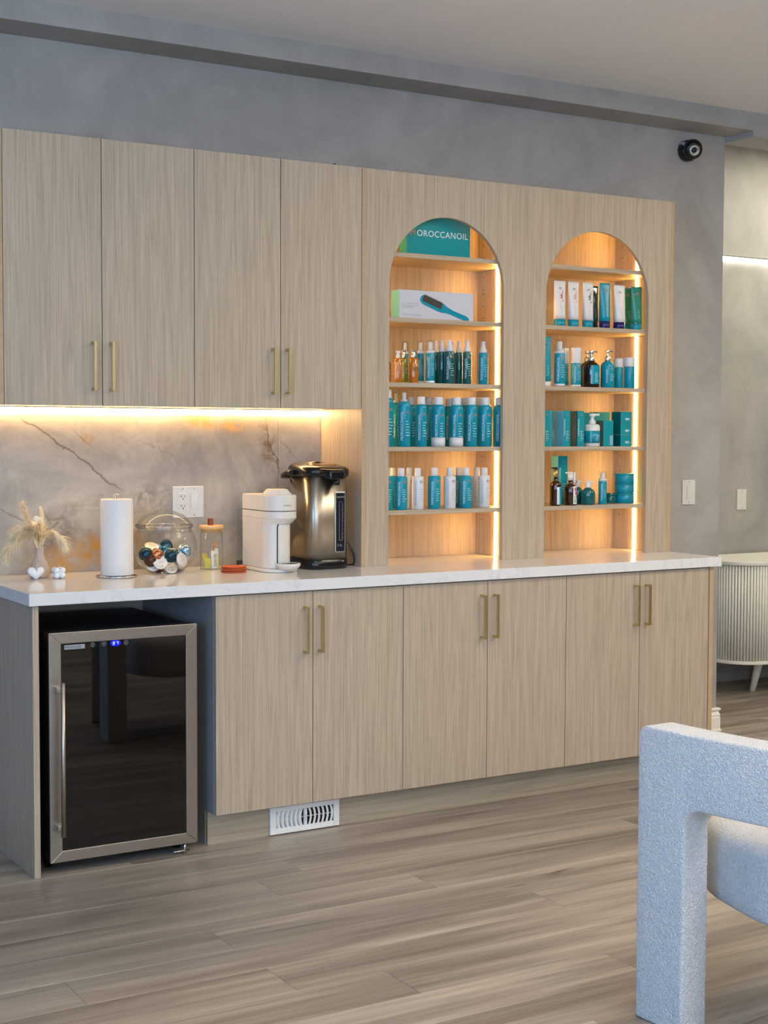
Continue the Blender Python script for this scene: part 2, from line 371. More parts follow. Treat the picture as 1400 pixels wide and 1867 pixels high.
# ---------------------------------------------------------------- setting
CT = 0.915
fl = MB().box(-3.6, 8.0, -7.6, 1.2, -0.08, -0.0095)
floor = struct('floor', fl, FLOORB)
PW, PLN = 0.178, 1.50
known = {0: 1.098, 2: 1.383, 4: 0.112, 5: 0.607}
plank_meshes = {}
def plank_mesh(L):
    k = round(L, 3)
    if k not in plank_meshes:
        g = 0.0004; b = MB().box(g, L-g, g, PW-g, -0.0094, 0.0).b
        bmesh.ops.bevel(b, geom=[e for e in b.edges if all(abs(v.co.z) < 1e-6 for v in e.verts)], offset=0.0006, segments=1, affect='EDGES')
        me = bpy.data.meshes.new('floor_plank'); b.to_mesh(me); b.free(); me.materials.append(FLOOR); plank_meshes[k] = me
    return plank_meshes[k]
rows = list(range(-12, 13))
for r in rows:
    y1 = -0.853-PW*r; y0 = y1-PW
    if y0 < -3.1: continue
    off = known.get(r, (r*0.59+0.33) % PLN)
    xs = off-PLN*4
    while xs < 6.6:
        xe = xs+PLN; a, b_ = max(xs, -1.3), min(xe, 6.6)
        if b_-a > 0.05 and y1 < 1.2:
            o = bpy.data.objects.new('floor_plank', plank_mesh(b_-a)); COL.objects.link(o); o.parent = floor; o.location = (a, y0, 0)
        xs = xe
# planks outside the view, joined
far = MB()
for r in range(-12, 36):
    y1 = -0.853-PW*r; y0 = y1-PW; off = (r*0.59+0.33) % PLN
    segs = [(-3.6, -1.3), (6.6, 8.0)] if y0 >= -3.1 else [(off-PLN*3+PLN*k, off-PLN*2+PLN*k) for k in range(9)]
    for a, b_ in segs: far.box(max(a, -3.6)+.0007, min(b_, 8.0)-.0007, y0+.0007, min(y1, 1.2)-.0007, -0.0094, 0)
tag(far.build('floor_plank', FLOOR, floor), kind='stuff')

struct('wall_back', MB().box(-3.6, 3.8785, 0.0, 0.13, 0, 2.908), PLASTER)
struct('wall_far', MB().box(3.2, 8.0, 1.04, 1.2, 0, 3.2), PLASTER)
struct('wall_left', MB().box(-3.72, -3.6, -7.6, 0.13, 0, 2.908), PLASTER)
struct('wall_right', MB().box(8.0, 8.12, -7.6, 1.2, 0, 3.2), PLASTER)
struct('wall_front', MB().box(-3.6, 8.0, -7.72, -7.6, 0, 2.908), PLASTER)
struct('ceiling', MB().box(-3.6, 8.0, -7.6, -0.187, 2.908, 3.0).box(3.2, 8.0, 0.0, 1.2, 3.2, 3.3), CEIL)
struct('trim_1', MB().box(-3.6, 3.8785, -0.187, 0.0, 2.8252, 3.0), PLASTER, 0.002)
struct('trim_2', MB().box(3.8785, 8.0, -0.187, 0.02, 2.797, 3.3), PLASTER, 0.002)
# baseboards
def bprof(h):
    return [(0, 0), (0.020, 0), (0.020, 0.006*h/0.11), (0.0155, 0.012*h/0.11), (0.0155, 0.066*h/0.11), (0.012, 0.070*h/0.11), (0.0155, 0.076*h/0.11), (0.009, 0.092*h/0.11), (0.017, 0.101*h/0.11), (0.017, 0.107*h/0.11), (0.012, h), (0, h)]
pf = bprof(0.112)
bb = MB().loft([[(3.225, -p, q) for p, q in pf], [(3.8785+p, -p, q) for p, q in pf], [(3.8785+p, .13, q) for p, q in pf]], smooth=False)
struct('baseboard_back', bb, TRIMW)
struct('baseboard_far', MB().prism(bprof(0.09), lambda p, q, d: Vector((d, 1.04-p, q)), 3.3, 7.9), PLASTER)

# backsplash slabs
back = thing('backsplash', (0.9, -0.0372, 0.915), 'warm grey and gold veined stone backsplash under the wall cabinets', 'backsplash')
for a, b_ in ((0.305, 1.5035), (1.5047, 1.6935)):
    MB().box(a, b_, -0.0372, -0.0005, 0.9155, 1.515).build('stone_slab', ONYX, back, 0.0004)

# ---------------------------------------------------------------- base cabinets and worktop
def pull(parent, x, y, z0, z1):
    h = MB().box(x-0.0045, x+0.0045, y-0.034, y-0.026, z0, z1).box(x-0.0045, x+0.0045, y-0.027, y, z0, z0+0.009).box(x-0.0045, x+0.0045, y-0.027, y, z1-0.009, z1)
    return h.build('handle', BRASS, parent, 0.0006)
def door(parent, x0, x1, yf, z0, z1, th=0.018):
    g = 0.0014
    r = bpy.data.objects.new('door', None)
    bpy.data.objects.remove(r)
    return MB().box(x0+g, x1-g, yf, yf+th, z0, z1).build('door', OAK, parent, 0.0005)
BX = [0.951, 1.3247, 1.6984, 2.0721, 2.4458, 2.8195, 3.1932]
names = ['left base cabinet beside the wine fridge with floor vent below', 'middle base cabinet below the left lit arch', 'right base cabinet below the right lit arch, at the end']
hx = [1.2898, 1.3488, 2.0412, 2.099, 2.7902, 2.8478]
for k in range(3):
    xa, xb = BX[2*k], BX[2*k+2]
    t = thing('base_cabinet', ((xa+xb)/2, -0.33, 0.105), 'pale oak two-door '+names[k], 'cabinet', 'base cabinets under the white worktop')
    c = MB()
    xe = xb if k < 2 else 3.197
    c.box(xa+0.0005, xa+0.018, -0.644, -0.01, 0.1206, 0.873).box(xe-0.018, xe-0.0005, -0.644, -0.01, 0.1206, 0.873)
    c.box(xa+0.018, xe-0.018, -0.644, -0.01, 0.1206, 0.138).box(xa+0.018, xe-0.018, -0.644, -0.01, 0.855, 0.873).box(xa+0.018, xe-0.018, -0.016, -0.01, 0.138, 0.855)
    if k == 0: c.box(xa+0.0005, xa+0.018, -0.5715, -0.01, 0.0, 0.1206)
    c.build('carcass', MELA, t)
    for j in (0, 1):
        d = door(t, BX[2*k+j], BX[2*k+j+1], -0.6635, 0.1203, 0.871)
        pull(d, hx[2*k+j], -0.6635, 0.655, 0.8205)
t = thing('toe_kick', (2.07, -0.58, 0), 'pale oak toe kick board recessed under the base cabinets', 'toe kick')
MB().box(0.9535, 3.196, -0.5885, -0.572, 0.0, 0.1203).build('board', OAKX, t, 0.0005)
MB().box(3.197, 3.219, -0.6635, -0.01, 0.0, 0.8755).build('end_panel', OAK, None, 0.0005)
tag(bpy.data.objects['end_panel'], 'tall oak end panel closing the right end of the base cabinets', 'panel')
MB().box(0.3195, 0.340, -0.6635, -0.01, 0.0, 0.8755).build('end_panel', OAK, None, 0.0005)
tag(bpy.data.objects['end_panel.001'], 'oak end panel holding up the worktop left of the wine fridge', 'panel')
for e, (xa, xb) in (('end_panel', (3.197, 3.219)), ('end_panel.001', (0.3195, 0.340))):
    MB().box(xa+.0004, xb-.0004, -0.6641, -0.6634, 0.0005, 0.8752).build('edge_band', EDGE if e == 'end_panel' else OAK, bpy.data.objects[e])
ct = MB().box(0.305, 3.2495, -0.678, -0.0003, 0.8757, CT)
tag(ct.build('worktop', QUARTZ, None, 0.0012), 'long white quartz worktop with faint grey veins over the base cabinets', 'worktop')

# floor vent
v = thing('air_vent', (1.329, -0.5885, 0.003), 'white plastic air vent with curved slats set in the toe kick', 'vent')
VX0, VX1, VZ0, VZ1 = 1.1895, 1.4692, 0.0035, 0.1015
fr = MB()
ox0, ox1, oz0, oz1 = 1.214, 1.446, 0.024, 0.083
fr.box(VX0, ox0, -0.6, -0.589, VZ0, VZ1).box(ox1, VX1, -0.6, -0.589, VZ0, VZ1).box(ox0, ox1, -0.6, -0.589, VZ0, oz0).box(ox0, ox1, -0.6, -0.589, oz1, VZ1)
fr.build('frame', TRIMW, v, 0.003, 3)
MB().box(ox0, ox1, -0.5905, -0.589, oz0, oz1).build('duct_opening', BLACKM, v)
slat_me = None
for k in range(13):
    xx = ox0+0.012+k*(ox1-ox0-0.024)/12
    bow = 0.006*(1 if k > 6 else -1)*(0 if k == 6 else 1)
    if k == 6:
        MB().box(xx-0.006, xx+0.006, -0.601, -0.5915, oz0, oz1).build('slat', TRIMW, v, 0.001)
        MB().box(xx-0.002, xx+0.002, -0.607, -0.601, 0.044, 0.062).build('lever', TRIMW, v, 0.0006)
        continue
    poly = [(xx+bow*(1-(2*q/8-1)**2)-0.0042, oz0+(oz1-oz0)*q/8) for q in range(9)]
    poly += [(a+0.0084, b) for a, b in poly[::-1]]
    MB().prism(poly, lambda p, q, d: Vector((p+(d+0.595)*0.5*(1 if k > 6 else -1), d, q)), -0.599, -0.5915).build('slat', TRIMW, v)
MB().box(ox0, ox1, -0.5935, -0.592, 0.0525, 0.0545).build('crossbar', TRIMW, v)

# ---------------------------------------------------------------- wine fridge
f = thing('wine_fridge', (0.628, -0.33, 0), 'stainless framed glass-door beverage fridge under the worktop with blue display', 'fridge')
FX0, FX1, FZ0, FZ1, FY = 0.3725, 0.884, 0.040, 0.784, -0.662
bd = MB()
bd.box(FX0+.004, FX0+.03, -0.60, -0.08, 0.045, 0.778).box(FX1-.03, FX1-.004, -0.60, -0.08, 0.045, 0.778)
bd.box(FX0+.03, FX1-.03, -0.60, -0.08, 0.045, 0.075).box(FX0+.03, FX1-.03, -0.60, -0.08, 0.75, 0.778).box(FX0+.03, FX1-.03, -0.10, -0.08, 0.075, 0.75)
bd.build('body', BLACKM, f)
for z_ in (0.20, 0.33, 0.46, 0.59):
    sh = MB()
    sh.box(FX0+.035, FX1-.035, -0.585, -0.575, z_, z_+0.014)
    for q in range(12): sh.box(FX0+.05+q*.037, FX0+.053+q*.037, -0.575, -0.12, z_+.004, z_+.007)
    sh.build('shelf', BLACK, f)
FW = 0.045
dr = MB().box(FX0, FX1, FY+0.012, -0.604, FZ0+.001, FZ1-.001)
dr.b.free(); dr = MB()
dr.box(FX0+.001, FX0+FW, FY+.013, -0.604, FZ0+.001, FZ1-.001).box(FX1-FW, FX1-.001, FY+.013, -0.604, FZ0+.001, FZ1-.001).box(FX0+FW, FX1-FW, FY+.013, -0.604, FZ0+.001, FZ0+FW).box(FX0+FW, FX1-FW, FY+.013, -0.604, FZ1-FW, FZ1-.001)
door_ = dr.build('door', BLACK, f)
def rail(pts):
    m = MB(); a = [m.b.verts.new((x, FY, z)) for x, z in pts]; b = [m.b.verts.new((x, FY+0.0125, z)) for x, z in pts]
    for k in range(4): m.b.faces.new([a[k], a[(k+1) % 4], b[(k+1) % 4], b[k]])
    m.b.faces.new(a[::-1]); m.b.faces.new(b); m.build('frame_rail', STEEL, door_, 0.0012)
g_ = 0.0004; wl, wt = 0.040, 0.036
rail([(FX0, FZ0+g_), (FX0+wl, FZ0+wt+g_), (FX0+wl, FZ1-wt-g_), (FX0, FZ1-g_)])
rail([(FX1, FZ1-g_), (FX1-wl, FZ1-wt-g_), (FX1-wl, FZ0+wt+g_), (FX1, FZ0+g_)])
rail([(FX0+g_, FZ1), (FX0+wl+g_, FZ1-wt), (FX1-wl-g_, FZ1-wt), (FX1-g_, FZ1)])
rail([(FX1-g_, FZ0), (FX1-wl-g_, FZ0+wt), (FX0+wl+g_, FZ0+wt), (FX0+g_, FZ0)])
MB().box(FX0+wl, FX1-wl, FY+0.004, FY+0.009, FZ0+wt, FZ1-wt).build('glass_pane', TINTED, door_)
hd = MB().tube([(0.404, FY-0.040, 0.133), (0.404, FY-0.040, 0.628)], 0.0085, 14)
hnd = hd.build('handle', STEELV, door_)
for z_ in (0.155, 0.600): MB().box(0.385, 0.408, FY-0.040, FY, z_, z_+0.015).build('handle_post', STEEL, door_, 0.001)
# badge, touch keys, display
def flat_text(s, x, z, size, y, m, name, parent, res=2, spacing=1.0, center=False):
    vs, fs, w = text_geo(s, size, res, spacing); mb = MB(); dx = -w/2 if center else 0
    mb.raw([(x+dx+a, y, z+b) for a, b in vs], fs); return mb.build(name, m, parent, nrm=False)
MB().box(0.424, 0.492, FY-0.0006, FY+0.0045, 0.7285, 0.7425).build('badge', PRINTG, door_)
flat_text('FRIGIDAIRE', 0.4265, 0.7320, 0.0105, FY-0.0009, BLACKM, 'lettering', door_)
def ring(mb, x, z, y, r, w=0.0009, seg=20):
    vs = []
    for k in range(seg):
        a = 2*PI*k/seg; vs += [(x+r*math.cos(a), y, z+r*math.sin(a)), (x+(r-w)*math.cos(a), y, z+(r-w)*math.sin(a))]
    mb.raw(vs, [(2*k, 2*k+1, (2*k+3) % (2*seg), (2*k+2) % (2*seg)) for k in range(seg)])
for n_, xx in enumerate((0.5195, 0.5575, 0.6335)):
    ik = MB(); ring(ik, xx, 0.7375, FY+0.0035, 0.0075)
    if n_ == 1: ik.raw([(0.5545, FY+.0035, .7395), (0.5605, FY+.0035, .7395), (0.5575, FY+.0035, .7345)], [(0, 1, 2)])
    if n_ == 2: ik.raw([(0.6305, FY+.0035, .7355), (0.6365, FY+.0035, .7355), (0.6335, FY+.0035, .7405)], [(0, 1, 2)])
    if n_ == 0: ik.box(0.5187, 0.5203, FY+.003, FY+.0036, .7325, .737); ring(ik, 0.5195, 0.7392, FY+.0035, 0.0032)
    ik.build('touch_key', PRINTG, door_, nrm=False)
MB().lathe([(0, -.0006), (0.0185, -.0006), (0.0185, 0.0006), (0, 0.0006)], m=Matrix.Translation((0.597, FY+0.003, 0.7375)) @ Matrix.Rotation(PI/2, 4, 'X') @ Matrix.Diagonal((1, 0.56, 1, 1))).build('display', BLUE, door_)
sg = MB()
def seg7(x, z, on, h=0.0085, w=0.0058):
    y = FY+0.0018; t_ = 0.0011; sl = 0.12
    S_ = {'a': (0, w, h, h), 'g': (0, w, h/2, h/2), 'd': (0, w, 0, 0), 'b': (w, w, h/2, h), 'c': (w, w, 0, h/2), 'f': (0, 0, h/2, h), 'e': (0, 0, 0, h/2)}
    for s_ in on:
        a, b, c, d = S_[s_]
        if c == d: sg.box(x+a+c*sl, x+b+c*sl, y, y+.0003, z+c-t_/2, z+c+t_/2)
        else: sg.raw([(x+a-t_/2+c*sl, y, z+c), (x+a+t_/2+c*sl, y, z+c), (x+a+t_/2+d*sl, y, z+d), (x+a-t_/2+d*sl, y, z+d)], [(0, 1, 2, 3)])
seg7(0.5865, 0.733, 'abgcd'); seg7(0.5995, 0.733, 'abc')
sg.build('display_digits', BLUEW, door_, nrm=False)
ft = MB().tube([(0.846, -0.640, 0.0), (0.846, -0.640, 0.0405)], 0.006, 10).tube([(0.80, -0.645, 0.012), (0.86, -0.645, 0.012)], 0.003, 8)
ft.build('hinge_foot', CHROME, f)
for xx in (0.40, 0.855):
    for yy in (-0.55, -0.13): MB().lathe([(0.014, 0), (0.014, 0.0455)], xx, yy, 0, 12).build('foot', BLACK, f)

# ---------------------------------------------------------------- wall cabinets
UX = [0.3259, 0.6679, 1.0099, 1.3517, 1.6935]
UZ0, UZ1, UY = 1.516, 2.422, -0.361
unames = ['left wall cabinet above the pampas vase', 'right wall cabinet next to the lit arches']
uh = [0.632, 0.697, 1.3174, 1.3757]
for k in range(2):
    xa, xb = UX[2*k], UX[2*k+2]
    t = thing('wall_cabinet', ((xa+xb)/2, -0.18, UZ0), 'tall oak two-door '+unames[k], 'cabinet', 'wall cabinets over the backsplash')
    MB().box(xa+.001, xb-.001, UY+0.020, -0.0005, UZ0+.001, UZ1-.0005).build('carcass', OAK, t)
    for j in (0, 1):
        d = door(t, UX[2*k+j], UX[2*k+j+1], UY, UZ0, UZ1)
        pull(d, uh[2*k+j], UY, 1.567, 1.734)
p_ = MB().box(0.3045, 0.3255, UY, -0.0005, UZ0, UZ1).build('end_panel', OAK, None, 0.0005)
tag(p_, 'narrow oak end panel closing the left side of the wall cabinets', 'panel')
MB().box(0.3049, 0.3251, UY-0.0006, UY+0.0001, UZ0+.0003, UZ1-.0003).build('edge_band', EDGE, p_)
t = thing('under_cabinet_light', (1.0, -0.05, 1.506), 'glowing warm strip light fixed under the wall cabinets along the backsplash', 'strip light')
MB().box(0.33, 1.690, -0.062, -0.0376, 1.5125, 1.5158).build('profile', SILV, t)
MB().prism([(-0.0605, 1.5124), (-0.0385, 1.5124), (-0.0385, 1.4955), (-0.0440, 1.4955)], lambda p, q, d: Vector((d, p, q)), 0.331, 1.689).build('diffuser', LEDU, t)
cb = MB().tube([(1.585, -0.20, 2.4235), (1.595, -0.26, 2.4235), (1.612, -0.30, 2.436), (1.63, -0.27, 2.4235), (1.64, -0.20, 2.4235)], 0.004, 8)
tag(cb.build('cable', BLACK), 'black cable end poking up on top of the wall cabinets', 'cable')

# ---------------------------------------------------------------- arched display cabinet
AX0, AX1, AZ0, AZ1 = 1.6945, 3.246, CT+0.0003, 2.422
arch = thing('arched_display_cabinet', (2.47, -0.18, CT), 'tall oak display cabinet with two lit arched openings standing on the worktop', 'cabinet')
NI = [(1.816, 2.3515, 1.7127, 2.430), (2.562, 3.1075, 2.450, 3.176)]       # opening x0,x1 ; interior x0,x1
APEX = [2.2655, 2.2655]
FPT = 0.018
def front_panel():
    # outline with two arched notches open at the bottom
    pts = [(1.7127, AZ0), (1.7127, AZ1), (3.2275, AZ1), (3.2275, AZ0)]
    out = [(1.7127, AZ0)]
    inner = []
    for (a, b, _, _), ap in zip(NI, APEX):
        r = (b-a)/2; c = (a+b)/2; sp = ap-r
        arc = [(c-r*math.cos(PI*k/40), sp+r*math.sin(PI*k/40)) for k in range(41)]
        inner.append([(a, AZ0)]+arc+[(b, AZ0)])
    m = MB()
    # build faces as strips between the arch and the top edge so the mesh stays clean
    cols = [1.7127]
    prof = []
    for pl in inner: prof += pl
    def zlow(x):
        for (a, b, _, _), ap in zip(NI, APEX):
            r = (b-a)/2; c = (a+b)/2
            if a <= x <= b: return ap-r+math.sqrt(max(0, r*r-(x-c)**2))
        return AZ0
    segs = [[(1.7127, AZ0), (NI[0][0], AZ0)], inner[0][1:-1], [(NI[0][1], AZ0), (NI[1][0], AZ0)], inner[1][1:-1], [(NI[1][1], AZ0), (3.2275, AZ0)]]
    for sgm in segs:
        for (x0, z0), (x1, z1) in zip(sgm, sgm[1:]):
            if x1-x0 < 1e-5: continue
            m.prism([(x0, z0), (x1, z1), (x1, AZ1), (x0, AZ1)], lambda p, q, d: Vector((p, d, q)), UY, UY+FPT)
    return m
front_panel().build('front_panel', OAK, arch)
for (x0, x1) in ((AX0, 1.7125), (3.2277, AX1)):
    sp_ = MB().box(x0, x1, UY, -0.0005, AZ0, AZ1).build('side_panel', OAK, arch, 0.0004)
    MB().box(x0+.0003, x1-.0003, UY-0.0005, UY+.0002, AZ0+.0003, AZ1-.0003).build('edge_band', EDGE, sp_)
MB().box(2.4305, 2.4495, UY+FPT, -0.0585, AZ0, AZ1-.019).build('divider', OAK, arch)
MB().box(3.1762, 3.2275, UY+FPT, -0.0585, AZ0, AZ1-.019).build('filler_panel', OAK, arch)
MB().box(1.7127, 3.2275, UY+FPT, -0.0005, AZ1-.018, AZ1).build('top_panel', OAK, arch)
MB().box(1.7127, 3.2275, -0.058, -0.040, AZ0, AZ1-.019).build('back_panel', OAK, arch)
SHZ = [1.126, 1.3725, 1.6215, 1.8715, 2.1205]
for _, _, xa, xb in NI:
    for z_ in SHZ:
        MB().box(xa+.001, xb-.001, UY+FPT+0.0012, -0.0585, z_-0.0172, z_).build('shelf', OAKX, arch, 0.0006)
for i, (_, _, xa, xb) in enumerate(NI):
    for side, (a, b) in enumerate(((xb-0.0035, xb-0.0003), (xa+0.0003, xa+0.0035))):
        zs_ = [CT+0.001]+[z for s_ in SHZ for z in (s_-0.0174, s_+0.0002)]+[AZ1-0.02]
        m = MB()
        for k in range(0, len(zs_), 2): m.box(a, b, -0.212, -0.199, zs_[k], zs_[k+1])
        m.build('strip_light', LED, arch)
ph = MB()
for _, _, xa, xb in NI:
    for z_ in SHZ+[1.03, 1.245, 1.74, 1.99]:
        for dz in (0.035, 0.085, 0.135):
            for yy in (-0.105, -0.27):
                if z_+dz < 2.4: ph.lathe([(0.0025, 0), (0.0025, 0.0006)], seg=8, m=Matrix.Translation((xb-0.0007, yy, z_+dz)) @ Matrix.Rotation(PI/2, 4, 'Y'))
tag(ph.build('pin_holes', BROWN, arch), kind='stuff')
cp = MB()
for x_, z_ in ((2.17, 0.985), (2.90, 0.985), (3.12, 0.975)): cp.lathe([(0.004, 0), (0.004, 0.001)], seg=12, m=Matrix.Translation((x_, -0.0582, z_)) @ Matrix.Rotation(PI/2, 4, 'X'))
cp.build('screw_cap', EDGE, arch)

# ---------------------------------------------------------------- bottles
TH0 = -PI/2                                                     # labels face the room (-y)
def wrap_text(mb, s, size, r, x, y, z, deg, vertical, spacing=1.0, res=2, flip=0.0004):
    vs, fs, w = text_geo(s, size, res, spacing); rr = r+flip; out = []
    for a, b in vs:
        if vertical: t_, h = -b, a                              # reads upwards
        else: t_, h = a-w/2, b
        th = TH0+math.radians(deg)+t_/rr
        out.append((x+rr*math.cos(th), y+rr*math.sin(th), z+h))
    mb.raw(out, fs)
def wrap_line(mb, r, x, y, z, d0, d1, h, e=0.0004, n=4):
    rr = r+e; vs = []
    for k in range(n+1):
        th = TH0+math.radians(d0+(d1-d0)*k/n); c, s_ = x+rr*math.cos(th), y+rr*math.sin(th); vs += [(c, s_, z), (c, s_, z+h)]
    mb.raw(vs, [(2*k, 2*k+2, 2*k+3, 2*k+1) for k in range(n)])
def print_on(t, x, y, z, r, z0, z1, pm, lm, logo=True, lines=6, deg=-40, brand=True):
    """vertical brand word, small M and a block of fine print on a round body"""
    H = z1-z0; mb = MB(); used = False
    if brand:
        _, _, w = text_geo('MOROCCANOIL', 1.0); size = min(H*0.78/w, r*0.62)
        wrap_text(mb, 'MOROCCANOIL', size, r, x, y, z+z0+(H-size*w)*0.45, deg, True); used = True
    random.seed(int(x*1000))
    for k in range(lines):
        zz = z0+H*(0.60-0.075*k); wrap_line(mb, r, x, y, z+zz, -16, random.choice((6, 14, 22, 28)), max(0.0011, H*0.012))
    mb.build('lettering', pm, t, nrm=False)
    if logo:
        mb = MB(); wrap_text(mb, 'M', min(r*0.75, 0.018), r, x, y, z+z1-H*0.20, 4, False); mb.build('logo', lm, t, nrm=False)
def body_prof(r, h, kind):
    if kind == 'aerosol': return [(r*.92, 0), (r, r*.08), (r, h-r*.75), (r*.985, h-r*.55), (r*.93, h-r*.33), (r*.84, h-r*.15), (r*.74, h-r*.03), (r*.70, h)]
    if kind == 'flat': return [(r*.93, 0), (r, r*.1), (r, h-r*.22), (r*.95, h-r*.08), (r*.80, h), (0, h)]
    if kind == 'round': return [(r*.9, 0), (r, r*.12), (r, h-r*.95), (r*.97, h-r*.7), (r*.86, h-r*.45), (r*.66, h-r*.24), (r*.42, h-r*.12), (r*.36, h)]
    return [(r*.97, 0), (r, r*.05), (r, h-r*.06), (r*.97, h), (0, h)]
def bottle(kind, x, y, z, r, h, label, group, bm_=TEAL, cm=CAPW, pm=PRINTW, lm=ORANGE, name='bottle', cat='bottle', band=None, text=True, logo=True, plab=None):
    z += 0.0002
    t = thing(name, (x, y, z), label, cat, group)
    if kind == 'aerosol':
        hb = h*0.845
        b = MB().lathe(body_prof(r, hb, 'aerosol'), x, y, z, 28).build('body', bm_, t)
        MB().lathe([(r*.68, hb-.001), (r*.70, hb+.003), (r*.66, h-.002), (r*.60, h), (0, h)], x, y, z, 24).build('cap', cm, t)
        if text: print_on(t, x, y, z, r, h*.05, hb-r*.75, pm, lm, logo)
    elif kind == 'mousse':                                         # tall can, pump under a clear overcap
        hb = h*0.79
        MB().lathe(body_prof(r, hb, 'aerosol'), x, y, z, 28).build('body', bm_, t)
        MB().lathe([(r*.70, hb+.0005), (r*.72, hb+.003), (r*.72, h-.002), (r*.69, h), (0, h)], x, y, z, 24).build('clear_cap', CLEARP, t)
        MB().lathe([(r*.5, hb), (r*.5, hb+.008), (r*.3, hb+.010), (r*.3, h-.010), (0, h-.010)], x, y, z, 16).build('pump', cm, t)
        if text: print_on(t, x, y, z, r, h*.05, hb-r*.75, pm, lm, logo)
    elif kind == 'overcap':                                        # straight body, full-width clear cap
        hb = h*0.70
        MB().lathe(body_prof(r, hb, 'straight'), x, y, z, 28).build('body', bm_, t)
        MB().lathe([(r*.97, hb), (r*.97, hb+.010), (r*.55, hb+.0105), (r*.5, hb+.02), (r*.5, h*.93), (r*.42, h*.955), (0, h*.955)], x, y, z, 20).build('pump', cm, t)
        MB().lathe([(r, hb+.0106), (r, h-.002), (r*.97, h), (0, h)], x, y, z, 24).build('clear_cap', CLEARP, t)
        if text: print_on(t, x, y, z, r, h*.05, hb, pm, lm, logo)
    elif kind == 'solidcap':
        hb = h*0.60
        MB().lathe(body_prof(r, hb, 'straight'), x, y, z, 28).build('body', bm_, t)
        MB().lathe([(r*.97, hb+.0005), (r*1.0, hb+.002), (r*.98, h-.003), (r*.93, h), (0, h)], x, y, z, 28).build('cap', cm, t)
        if text: print_on(t, x, y, z, r, h*.05, hb, pm, lm, logo)
    elif kind == 'jar':
        hb = h*0.70
        MB().lathe(body_prof(r, hb, 'straight'), x, y, z, 28).build('body', bm_, t)
        MB().lathe([(r*1.0, hb+.0005), (r*1.02, hb+.002), (r*1.02, h-.002), (r*.98, h), (0, h)], x, y, z, 28).build('lid', cm, t)
    elif kind == 'shampoo':
        hb = h*0.80
        MB().lathe(body_prof(r, hb, 'flat'), x, y, z, 28).build('body', bm_, t)
        MB().lathe([(r*.52, hb-.0005), (r*.56, hb+.002), (r*.50, h-.002), (r*.46, h), (0, h)], x, y, z, 20).build('cap', cm, t)
        if text: print_on(t, x, y, z, r, h*.04, hb-r*.2, pm, lm, logo)
    elif kind == 'spray':
        hb = h*0.735
        MB().lathe(body_prof(r, hb, 'flat'), x, y, z, 24).build('body', bm_, t)
        MB().lathe([(r*.80, hb-.0005), (r*.80, hb+.006), (r*.62, hb+.016), (r*.50, hb+.019), (r*.42, h-.010), (r*.42, h), (0, h)], x, y, z, 16).box(x-r*.15, x+r*.15, y-r*.62, y-r*.3, z+h-.009, z+h-.004).build('spray_head', cm, t)
        if text: print_on(t, x, y, z, r, h*.04, hb-r*.2, pm, lm, logo)
    elif kind == 'pump':
        hb = h*0.72
        MB().lathe(body_prof(r, hb, 'round'), x, y, z, 28).build('body', bm_, t)
        m = MB().lathe([(r*.42, hb-.001), (r*.42, hb+.014), (r*.36, hb+.017), (r*.20, hb+.018), (r*.20, h-.012), (r*.34, h-.011), (r*.34, h-.001), (0, h)], x, y, z, 16)
        m.box(x, x+r*.85, y-r*.13, y+r*.13, z+h-.009, z+h-.002)
        m.build('pump', cm, t, 0.0005)
        if text: print_on(t, x, y, z, r, h*.08, hb-r*.95, pm, lm, logo, 6, -40, True)
    elif kind == 'oil':                                            # shouldered bottle with narrow neck and small pump
        hb = h*0.66
        MB().lathe(body_prof(r, hb, 'round')+[(r*.36, hb+.012), (0, hb+.012)], x, y, z, 28).build('body', bm_, t)
        m = MB().lathe([(r*.40, hb+.0123), (r*.40, h-.010), (0, h-.010)], x, y, z, 16); m.build('collar', plab or GOLD, t)
        MB().lathe([(r*.24, h-.0098), (r*.36, h-.008), (r*.36, h), (0, h)], x, y, z, 12).box(x-r*.95, x-r*.1, y-r*.1, y+r*.1, z+h-.006, z+h-.001).build('pump', cm, t)
    elif kind == 'boxy_pump':
        hb = h*0.72
        MB().lathe([(r*.86, 0), (r*.9, .002), (r*.9, hb), (r*.7, hb+.006), (0, hb+.006)], x, y, z, 20).build('body', bm_, t)
        m = MB().lathe([(r*.5, hb+.0062), (r*.5, h*.86), (r*.34, h*.87), (r*.34, h-.008), (0, h-.008)], x, y, z, 16).box(x-r*.5, x+r*.62, y-r*.2, y+r*.2, z+h-.0078, z+h)
        m.build('pump', cm, t, 0.0005)
        if text: print_on(t, x, y, z, r*.9, h*.05, hb, pm, lm, False, 4)
    if band:                                                       # coloured foot band
        MB().lathe([(r+.0004, .001), (r+.0004, band[1])], x, y, z, 28).build('foot_band', band[0], t)
    return t
S = {1: 1.126, 2: 1.3725, 3: 1.6215, 4: 1.8715, 5: 2.1205}
G3 = 'spray and oil bottles on the third shelf of the left arch'
bottle('boxy_pump', 1.8701, -0.262, S[3], .0141, .1034, 'amber oil bottle half hidden by the left edge of the left arch', G3, AMBER, GOLD, logo=False)
bottle('boxy_pump', 1.8898, -0.305, S[3], .0166, .1237, 'amber oil bottle with white pump, second from left edge of left arch', G3, AMBER, CAPW, logo=False)
bottle('boxy_pump', 1.9530, -0.245, S[3], .0160, .1309, 'olive green oil bottle with silver pump between two amber bottles', G3, OLIVE, SILV, logo=False)
t = bottle('boxy_pump', 1.9563, -0.312, S[3], .0216, .1281, 'wide amber oil bottle with a big dark M on its front', G3, AMBER, SILV, text=False)
m = MB(); wrap_text(m, 'M', .026, .0195, 1.9563, -0.312, S[3]+.045, 2, False); m.build('logo', PRINTK, t, nrm=False)
